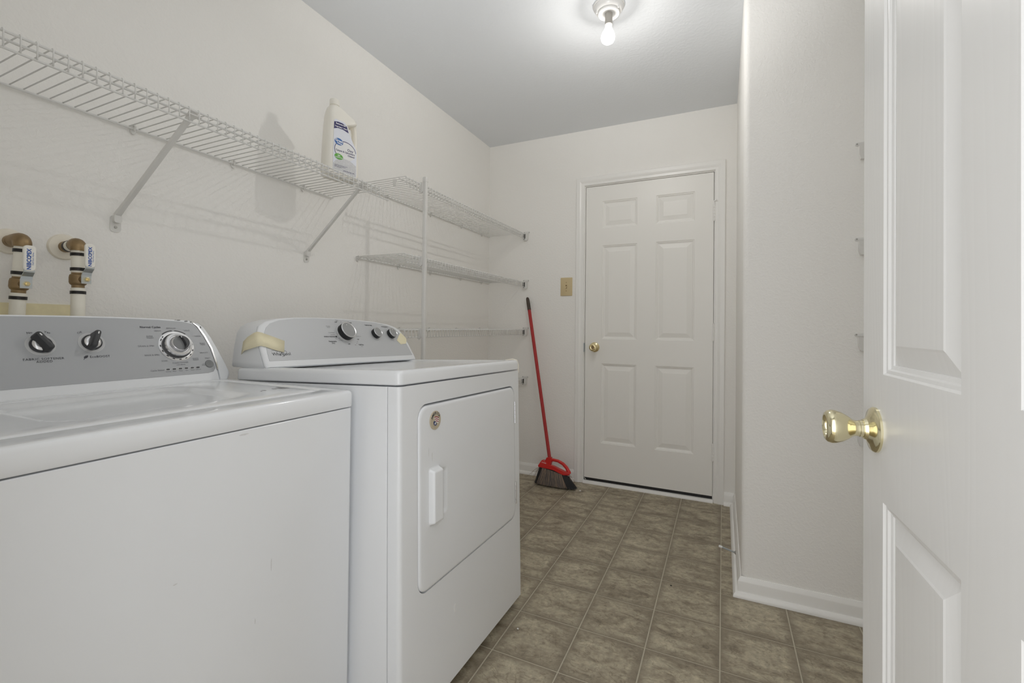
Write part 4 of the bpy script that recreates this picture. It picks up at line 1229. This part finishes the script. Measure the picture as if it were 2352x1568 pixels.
# ------------------------------------------------------------------ supply valves
def valve(label, ey, ez, ex_r, px_, py_, topz, botp, lever_top, lever_bot, yaw, lone, stub_pex):
    v = thing('supply_valve', label, 'valve', (LW, ey, ez), group='washer supply valves')
    bm = BM()
    Mx = frame((LW, ey, ez), (0, 1, 0), (0, 0, 1))
    lathe(bm, [(ex_r, 0), (ex_r, 0.002), (ex_r * 0.92, 0.006), (ex_r * 0.55, 0.009), (ex_r * 0.40, 0.009), (ex_r * 0.38, 0.002)], Mx, 36)
    part('wall_collar', bm, M_cream, v)
    P = Vector((px_, py_, topz)); Q = Vector(botp)
    d_ = (Q - P).normalized()
    bm = BM()
    cyl(bm, (LW + 0.002, ey, ez), (LW + 0.024, ey, ez), 0.0150, 20); cyl(bm, (LW + 0.024, ey, ez), (LW + 0.030, ey, ez), 0.0125, 20)
    part('stub', bm, M_oldbrass, v)
    e0 = Vector((LW + 0.028, ey, ez))
    if stub_pex:
        bm = BM(); cyl(bm, e0, P.lerp(e0, 0.38), 0.0140, 20); part('stub_pipe', bm, M_pex, v)
        for q in (0.45, 0.95):
            bm = BM(); c = P.lerp(e0, q); k = (e0 - P).normalized(); cyl(bm, c - k * 0.004, c + k * 0.004, 0.0152, 20)
            part('crimp_ring', bm, M_crimp, v)
    bm = BM()   # elbow
    pts = [P + (e0 - P).normalized() * 0.026 if stub_pex else e0]
    for k in range(7):
        t = k / 6
        a = P + (e0 - P).normalized() * 0.018; b = P + d_ * 0.018
        pts.append((a * (1 - t) ** 2 + (P + Vector((0.002, 0, 0.002))) * 2 * t * (1 - t) + b * t ** 2))
    tube(bm, pts, [0.0160] + [0.0172] * 6 + [0.0165], 18)
    part('elbow', bm, M_oldbrass, v)
    L_ = (Q - P).length
    def seg(nm, a, b, r_, mm, n=20):
        bm = BM(); cyl(bm, P + d_ * a, P + d_ * b, r_, n); return part(nm, bm, mm, v)
    seg('pipe', 0.016, lone, 0.0142, M_pex)
    seg('crimp_ring', 0.024, 0.032, 0.0160, M_crimp); seg('crimp_ring', lone - 0.013, lone - 0.005, 0.0160, M_crimp)
    bm = BM()
    A = axis_frame(P + d_ * (lone - 0.003), Q)
    lathe(bm, [(0.0135, 0), (0.0135, 0.006), (0.0170, 0.009), (0.0182, 0.016), (0.0182, 0.028), (0.0165, 0.033), (0.0130, 0.036), (0.0130, 0.044)], A, 20)
    vc = P + d_ * (lone + 0.018)
    cf = Vector((cos(yaw), sin(yaw), 0))
    cyl(bm, vc, vc + cf * 0.027, 0.0095, 16)
    part('valve_body', bm, M_oldbrass, v)
    seg('crimp_ring', lone + 0.048, lone + 0.056, 0.0160, M_crimp)
    seg('pipe', lone + 0.040, L_, 0.0146, M_pex)
    # lever: bent steel strip with a printed sleeve
    rgt = cf.cross(Vector((0, 0, 1))); rgt = Vector((-cf.y, cf.x, 0))
    c0 = vc + cf * 0.0265
    bm = BM()
    lp = []
    for o, z, wq in ((0.001, -0.011, 0.0110), (0.001, 0.010, 0.0110), (0.004, 0.018, 0.0105), (0.013, 0.028, 0.0100), (0.0135, 0.036, 0.0100)):
        lp.append([c0 + cf * (o + q) + rgt * (a * wq) + Vector((0, 0, z)) for a, q in ((-1, 0), (1, 0), (1, 0.002), (-1, 0.002))])
    loft(bm, lp)
    lv = part('lever', bm, M_steel, v, smooth=False)
    bm = BM(); M6 = frame(c0 + cf * 0.003, rgt, (0, 0, 1))
    lathe(bm, [(0.0062, 0), (0.0062, 0.0045), (0.0052, 0.0055)], M6, 6); lathe(bm, [(0.0028, 0.005), (0.0028, 0.009)], M6, 10)
    part('nut', bm, M_brass2, lv)
    bm = BM(); M7 = frame(c0 + cf * 0.0125 + Vector((0, 0, 0.031)), rgt, (0, 0, 1))
    loft(bm, [[M7 @ Vector((a, b, z)) for a, b in rr(-q, q, 0.0 + (0.0115 - q), 0.062 - (0.0115 - q), 0.008, 5)] for z, q in ((-0.0035, 0.0100), (-0.002, 0.0115), (0.003, 0.0115), (0.0045, 0.0100))])
    part('lever_sleeve', bm, M_lever, lv)
    bm = Multi()
    text_into(bm, 'NIBCO', 0.0110, M7 @ Matrix.Translation((-0.0018, 0.0200, 0.0048)) @ Matrix.Rotation(pi / 2, 4, 'Z'), bold=0.0004)
    text_into(bm, 'PEX', 0.0110, M7 @ Matrix.Translation((-0.0018, 0.0440, 0.0048)) @ Matrix.Rotation(pi / 2, 4, 'Z'), bold=0.0004)
    text_into(bm, 'Full Port Valve', 0.0052, M7 @ Matrix.Translation((0.0052, 0.0300, 0.0048)) @ Matrix.Rotation(pi / 2, 4, 'Z'))
    part('lettering', bm, M_blue, lv, smooth=False)
    return v
valve('left water supply valve with white lever, partly cut by the photo edge', 0.4970, 1.2735, 0.0320, -1.5640, 0.5000, 1.2740, (-1.5780, 0.4900, 0.92), 0, 0, 0.10, 0.092, False)
valve('right water supply valve with white lever, above the washer console', 0.6020, 1.2765, 0.0350, -1.5440, 0.5985, 1.2780, (-1.5370, 0.5990, 0.92), 0, 0, 0.20, 0.076, True)
bm = BM(); box(bm, LW, LW + 0.004, 0.330, 0.622, 0.92, 1.1195)
tag(finish('outlet_plate', bm, M_yellow, None, smooth=False), 'yellowed cream plate on the wall behind the washer console', 'plate')

# ------------------------------------------------------------------ bottle
BZ = 1.6630
BO = Vector((-1.4180, 1.3680, BZ))
BYAW = radians(-16)
Mb = Matrix.Translation(BO) @ Matrix.Rotation(-0.0085, 4, 'X') @ Matrix.Rotation(BYAW, 4, 'Z') @ Matrix.Scale(1.09, 4)
bt = thing('cleaner_bottle', 'white plastic jug of carpet cleaner standing on the long wire shelf', 'bottle', matrix=Mb)
# own frame: x to the label side, y to the right as seen, z up
def bsec(z, ya, yb, dx, r_, n=5):
    return [(x, y, z) for x, y in rr(-dx, dx, ya, yb, r_, n)]
bm = BM()
bdx = lambda z: 0.0358 - 0.0260 * (z - 0.012)
secs = [(0.000, -0.056, 0.056, 0.030, 0.020), (0.004, -0.062, 0.062, 0.0345, 0.022)]
for z, ya, yb in ((0.012, -0.064, 0.064), (0.060, -0.0635, 0.0635), (0.105, -0.0625, 0.0630), (0.122, -0.0620, 0.0615), (0.130, -0.0615, 0.0480), (0.150, -0.0605, 0.0380), (0.180, -0.0590, 0.0260), (0.200, -0.0575, 0.0200), (0.210, -0.0570, 0.0500)):
    secs.append((z, ya, yb, bdx(z), bdx(z) * 0.60))
secs += [(0.218, -0.0562, 0.0555, 0.0295, 0.016),
        (0.229, -0.0550, 0.0500, 0.028, 0.016), (0.246, -0.0520, 0.0200, 0.0265, 0.017), (0.258, -0.0480, -0.0020, 0.0235, 0.017), (0.266, -0.0420, -0.0100, 0.0165, 0.0155)]
loft(bm, [bsec(*s) for s in secs])
body = finish('body', bm, M_jug, bt, angle=70)
bm = BM()
hp = [(0, 0.044, 0.2160), (0, 0.0500, 0.2120), (0, 0.0535, 0.2000), (0, 0.0560, 0.1750), (0, 0.0575, 0.1500), (0, 0.0570, 0.1330), (0, 0.0500, 0.1200), (0, 0.0400, 0.112)]
tube(bm, hp, [0.014, 0.0105, 0.0090, 0.0085, 0.0085, 0.0092, 0.012, 0.014], 14)
bmesh.ops.scale(bm, vec=(1.5, 1, 1), verts=bm.verts)
finish('handle', bm, M_jug, bt, angle=60)
bm = BM()
Mcap = Matrix.Translation((0, -0.0255, 0.263))
lathe(bm, [(0.0150, 0), (0.0150, 0.005), (0.0172, 0.0055), (0.0172, 0.0245), (0.0158, 0.0265), (0.0, 0.0265)], Mcap, 36, True, False)
cap = finish('cap', bm, M_jug, bt)
# label, lying on the front of the body
Mlb = frame((bdx(0.02) + 0.0004, 0, 0.02), (0, 1, 0), (-0.0260, 0, 1))
bm = BM()
lab = [(-0.040, -0.008), (0.042, -0.008), (0.046, -0.004), (0.047, 0.088), (0.0450, 0.098), (0.034, 0.116), (0.022, 0.140), (0.009, 0.172), (0.002, 0.182), (-0.006, 0.186), (-0.036, 0.187), (-0.042, 0.182), (-0.046, 0.0), (-0.045, -0.004)]
plate(bm, Mlb, lab, 0.0006)
lb = finish('label', bm, M_label, bt, smooth=False)
ML1 = Mlb @ Matrix.Translation((0, 0, 0.0006))
bm = BM()
arc = lambda c, rx, ry, t0, t1, n: [(c[0] + rx * cos(radians(t0 + (t1 - t0) * k / n)), c[1] + ry * sin(radians(t0 + (t1 - t0) * k / n))) for k in range(n + 1)]
plate(bm, ML1, arc((0.002, 0.078), 0.041, 0.034, 0, 355, 40), 0.0003)
finish('label_oval', bm, M_label2, lb, smooth=False)
bm = BM()
plate(bm, ML1, [(-0.0435, -0.006), (0.044, -0.006), (0.045, 0.034), (0.02, 0.047), (-0.01, 0.050), (-0.035, 0.036), (-0.0445, 0.024)], 0.0004)
finish('label_foam', bm, M_label3, lb, smooth=False)
bm = Multi()
o_ = arc((0.002, 0.078), 0.0425, 0.036, 5, 235, 34); i_ = arc((0.002, 0.078), 0.0408, 0.0335, 5, 235, 34)
plate(bm, ML1, o_ + i_[::-1], 0.0005)
band = [(-0.0425, 0.150), (-0.028, 0.156), (-0.008, 0.1565), (0.0145, 0.150), (0.0070, 0.172), (-0.010, 0.179), (-0.028, 0.1795), (-0.0415, 0.176)]
plate(bm, ML1, band, 0.0005)
text_into(bm, 'Oxy', 0.0135, at(ML1, 0.0330, 0.0850, 0.0006), 'RIGHT', bold=0.0002)
text_into(bm, 'Carpet & Upholstery', 0.0088, at(ML1, 0.0395, 0.0745, 0.0006), 'RIGHT', bold=0.0002)
text_into(bm, 'Cleaner', 0.0088, at(ML1, 0.0395, 0.0650, 0.0006), 'RIGHT', bold=0.0002)
text_into(bm, '64 FL OZ (2 QT) 1.89 L', 0.0046, at(ML1, 0.0400, 0.0035, 0.0006), 'RIGHT', bold=0.0002)
text_into(bm, 'CAUTION: EYE IRRITANT.\nKEEP OUT OF REACH\nOF CHILDREN', 0.0045, at(ML1, -0.0400, 0.016, 0.0006), 'LEFT')
finish('label_print', bm, M_navy, lb, smooth=False)
bm = BM(); plate(bm, ML1 @ Matrix.Translation((-0.0235, 0.1065, 0.0005)) @ Matrix.Rotation(-0.15, 4, 'Z'), arc((0, 0), 0.0165, 0.0125, 0, 350, 28), 0.0005)
finish('logo_oval', bm, M_lblue, lb, smooth=False)
bm = BM(); plate(bm, ML1 @ Matrix.Translation((-0.0235, 0.0515, 0.0005)) @ Matrix.Rotation(-0.1, 4, 'Z'), arc((0, 0), 0.0165, 0.0105, 0, 350, 28), 0.0005)
finish('logo_oval', bm, M_green, lb, smooth=False)
bm = Multi()
text_into(bm, 'Great', 0.0125, at(ML1, -0.0235, 0.1095, 0.0012, -0.1), bold=0.0004); text_into(bm, 'Value', 0.0085, at(ML1, -0.0215, 0.1005, 0.0012, -0.1), bold=0.0003)
text_into(bm, '2X', 0.0085, at(ML1, -0.0235, 0.0545, 0.0012), bold=0.0003); text_into(bm, 'CONCENTRATED', 0.0036, at(ML1, -0.0235, 0.0480, 0.0012), bold=0.0002)
text_into(bm, 'Removes Set', 0.0072, at(ML1, -0.0165, 0.1720, 0.0008), bold=0.0003); text_into(bm, 'Tough Stains & Odors', 0.0053, at(ML1, -0.0155, 0.1610, 0.0008), bold=0.0003)
finish('label_print', bm, M_white, lb, smooth=False)

# ------------------------------------------------------------------ broom
bn = Vector((0, -0.9933, 0.116))
def bp_(x, z, o=0.0):
    return Vector((x, 2.90 + 0.1167 * z, z)) + bn * o
br = thing('broom', 'red angled broom with dark bristles leaning in the corner by the door', 'broom', (-1.02, 2.90, 0))
bm = BM(); tube(bm, [bp_(-1.0655, 0.172), bp_(-1.2800, 1.205)], 0.0118, 16)
part('stick', bm, M_red, br)
bm = BM(); tube(bm, [bp_(-1.2780, 1.196), bp_(-1.2875, 1.240), bp_(-1.2955, 1.274), bp_(-1.2985, 1.285), bp_(-1.2995, 1.290)], [0.0132, 0.0128, 0.0118, 0.009, 0.003], 14)
part('grip', bm, M_grip, br)
bm = BM()
def slab(bm, pts, t0, t1):
    """closed outline (x,z) in the broom plane with rounded thickness"""
    cx = sum(p[0] for p in pts) / len(pts); cz = sum(p[1] for p in pts) / len(pts)
    lp = []
    for o, k in ((-t1, 0.06), (-t0, 0.0), (t0, 0.0), (t1, 0.06)):
        lp.append([bp_(x + (cx - x) * k, z + (cz - z) * k, o) for x, z in pts])
    loft(bm, lp)
slab(bm, [(-1.1430, 0.1250), (-1.1400, 0.1150), (-1.0850, 0.1130), (-1.0300, 0.1080), (-0.9600, 0.0850), (-0.9240, 0.0880), (-0.9180, 0.0990), (-0.9240, 0.1100), (-0.9560, 0.1080), (-1.0300, 0.1330), (-1.0650, 0.1400), (-1.1120, 0.1640), (-1.1180, 0.1620)], 0.016, 0.019)
slab(bm, [(-1.0880, 0.1480), (-1.0720, 0.1350), (-1.0560, 0.1340), (-1.0500, 0.1600), (-1.0535, 0.1900), (-1.0840, 0.1840), (-1.0950, 0.1620)], 0.0135, 0.0165)
bk = part('head', bm, M_redp, br, angle=50)
bm = BM()
tube(bm, [bp_(-1.0700, 0.1660), bp_(-1.0400, 0.1720), bp_(-1.0050, 0.1690), bp_(-0.9700, 0.1550), bp_(-0.9440, 0.1330), bp_(-0.9270, 0.1080), bp_(-0.9230, 0.0980)], [0.011, 0.0105, 0.0100, 0.0105, 0.0115, 0.0125, 0.0125], 12)
part('arch', bm, M_redp, br)
bm = BM()
Mtx = frame(bp_(-1.0980, 0.1480, 0.0192), (0.992, 0, -0.12), (0.116, 0.115, 0.98))
text_into(bm, 'O-Cedar', 0.0100, Mtx, bold=0.0002)
part('lettering', bm, M_white, br, smooth=False)
def bristles(nm, cnt, t_lo, t_hi, mm, seed, spread=0.0, front=None):
    rnd = random.Random(seed)
    bm = BM()
    for k in range(cnt):
        t = rnd.uniform(t_lo, t_hi)
        x0 = -1.1330 + t * 0.2080; z0 = 0.1180 - 0.031 * t - 0.010 * t * t
        x1 = -1.1620 + t * 0.2900 + rnd.uniform(-0.006, 0.006)
        o0 = rnd.uniform(-0.013, 0.013) if front is None else rnd.uniform(*front)
        o1 = o0 * 2.2 + rnd.uniform(-0.006, 0.006)
        zend = 0.004 + rnd.uniform(0, 0.010)
        x1 += rnd.uniform(-spread, spread)
        a = bp_(x0, z0, o0); b = bp_(x1, zend, o1); b.z = max(0.002, b.z)
        m_ = a.lerp(b, 0.55) + Vector((rnd.uniform(-0.003, 0.003), 0, 0))
        w_ = Vector((0.0008, 0.0003, 0)); u_ = Vector((0, 0.0008, 0))
        V = [[bm.verts.new(p + q) for q in (-w_, w_, u_)] for p in (a, m_, b)]
        for p, q in zip(V, V[1:]):
            for i in range(3): face(bm, (p[i], p[(i + 1) % 3], q[(i + 1) % 3], q[i]))
    o = part(nm, bm, mm, br, smooth=False)
    o['kind'] = 'stuff'
    return o
bristles('bristles', 1500, 0.0, 1.0, M_brist, 1)
bristles('bristles', 420, 0.10, 0.76, M_brist2, 2, front=(0.012, 0.016))
bristles('bristles', 90, 0.10, 0.80, M_brist3, 3, spread=0.012, front=(0.014, 0.017))
rnd = random.Random(9)
bm = BM()
for k in range(16):
    s_ = -1 if k < 9 else 1
    a = bp_(-1.135 if s_ < 0 else -0.925, 0.112 if s_ < 0 else 0.092, rnd.uniform(-0.01, 0.012))
    b = a + Vector((s_ * rnd.uniform(0.02, 0.085 if s_ < 0 else 0.05), rnd.uniform(-0.02, 0.0), -rnd.uniform(0.03, 0.075)))
    c = b + Vector((s_ * rnd.uniform(0.0, 0.03), -0.004, rnd.uniform(-0.02, 0.01)))
    c.z = max(c.z, 0.003)
    tube(bm, [a, a.lerp(b, 0.5) + Vector((0, 0, 0.008)), b, c], 0.0006, 4)
o = part('stray_bristles', bm, M_brist3, br); o['kind'] = 'stuff'

# ------------------------------------------------------------------ spring door stop
ds = thing('door_stop', 'spring door stop with a white tip sticking out of the baseboard', 'door stop', (JX - 0.013, 2.312, 0.060))
bm = BM(); Mx = frame((JX - 0.0128, 2.3120, 0.0560), (0, -1, 0), (0, 0, 1))
lathe(bm, [(0.0090, 0), (0.0090, 0.002), (0.0050, 0.006)], Mx, 16)
part('base', bm, M_screw, ds)
bm = BM()
p0, p1 = Vector((JX - 0.018, 2.3120, 0.0560)), Vector((-0.0010, 2.3300, 0.0610))
A = axis_frame(p0, p1); Ls = (p1 - p0).length
tube(bm, [A @ Vector((0.0035 * cos(2 * pi * k / 8), 0.0035 * sin(2 * pi * k / 8), Ls * k / 176)) for k in range(177)], 0.0011, 5)
part('spring', bm, M_steel, ds)
bm = BM(); lathe(bm, [(0.0045, -0.004), (0.0058, 0.0), (0.0058, 0.009), (0.0048, 0.0115)], Matrix.Translation(p1 - p0) @ A, 14)
part('tip', bm, M_rubber, ds)

# ------------------------------------------------------------------ crumbs on the floor
def crumb(x, y, r_, mm, label, seed, cat='debris'):
    rnd = random.Random(seed)
    bm = BM()
    bmesh.ops.create_icosphere(bm, subdivisions=1, radius=r_)
    for v in bm.verts: v.co *= rnd.uniform(0.7, 1.15); v.co.z = v.co.z * 0.55
    mn = min(v.co.z for v in bm.verts)
    for v in bm.verts: v.co += Vector((x, y, -mn))
    tag(finish('floor_crumb', bm, mm, None, smooth=False), label, cat)
crumb(-0.8440, 2.8960, 0.0085, M_debris, 'white crumb on the floor just right of the broom bristles', 1)
crumb(-0.6542, 1.4784, 0.0040, M_debris, 'tiny white speck on the floor beside the dryer corner', 2)
crumb(-0.1911, 2.0050, 0.0040, M_hole, 'tiny dark speck on a floor tile in the middle of the passage', 3)
crumb(-0.9030, 2.7421, 0.0035, M_debris, 'tiny pale speck on the floor in front of the broom', 4)
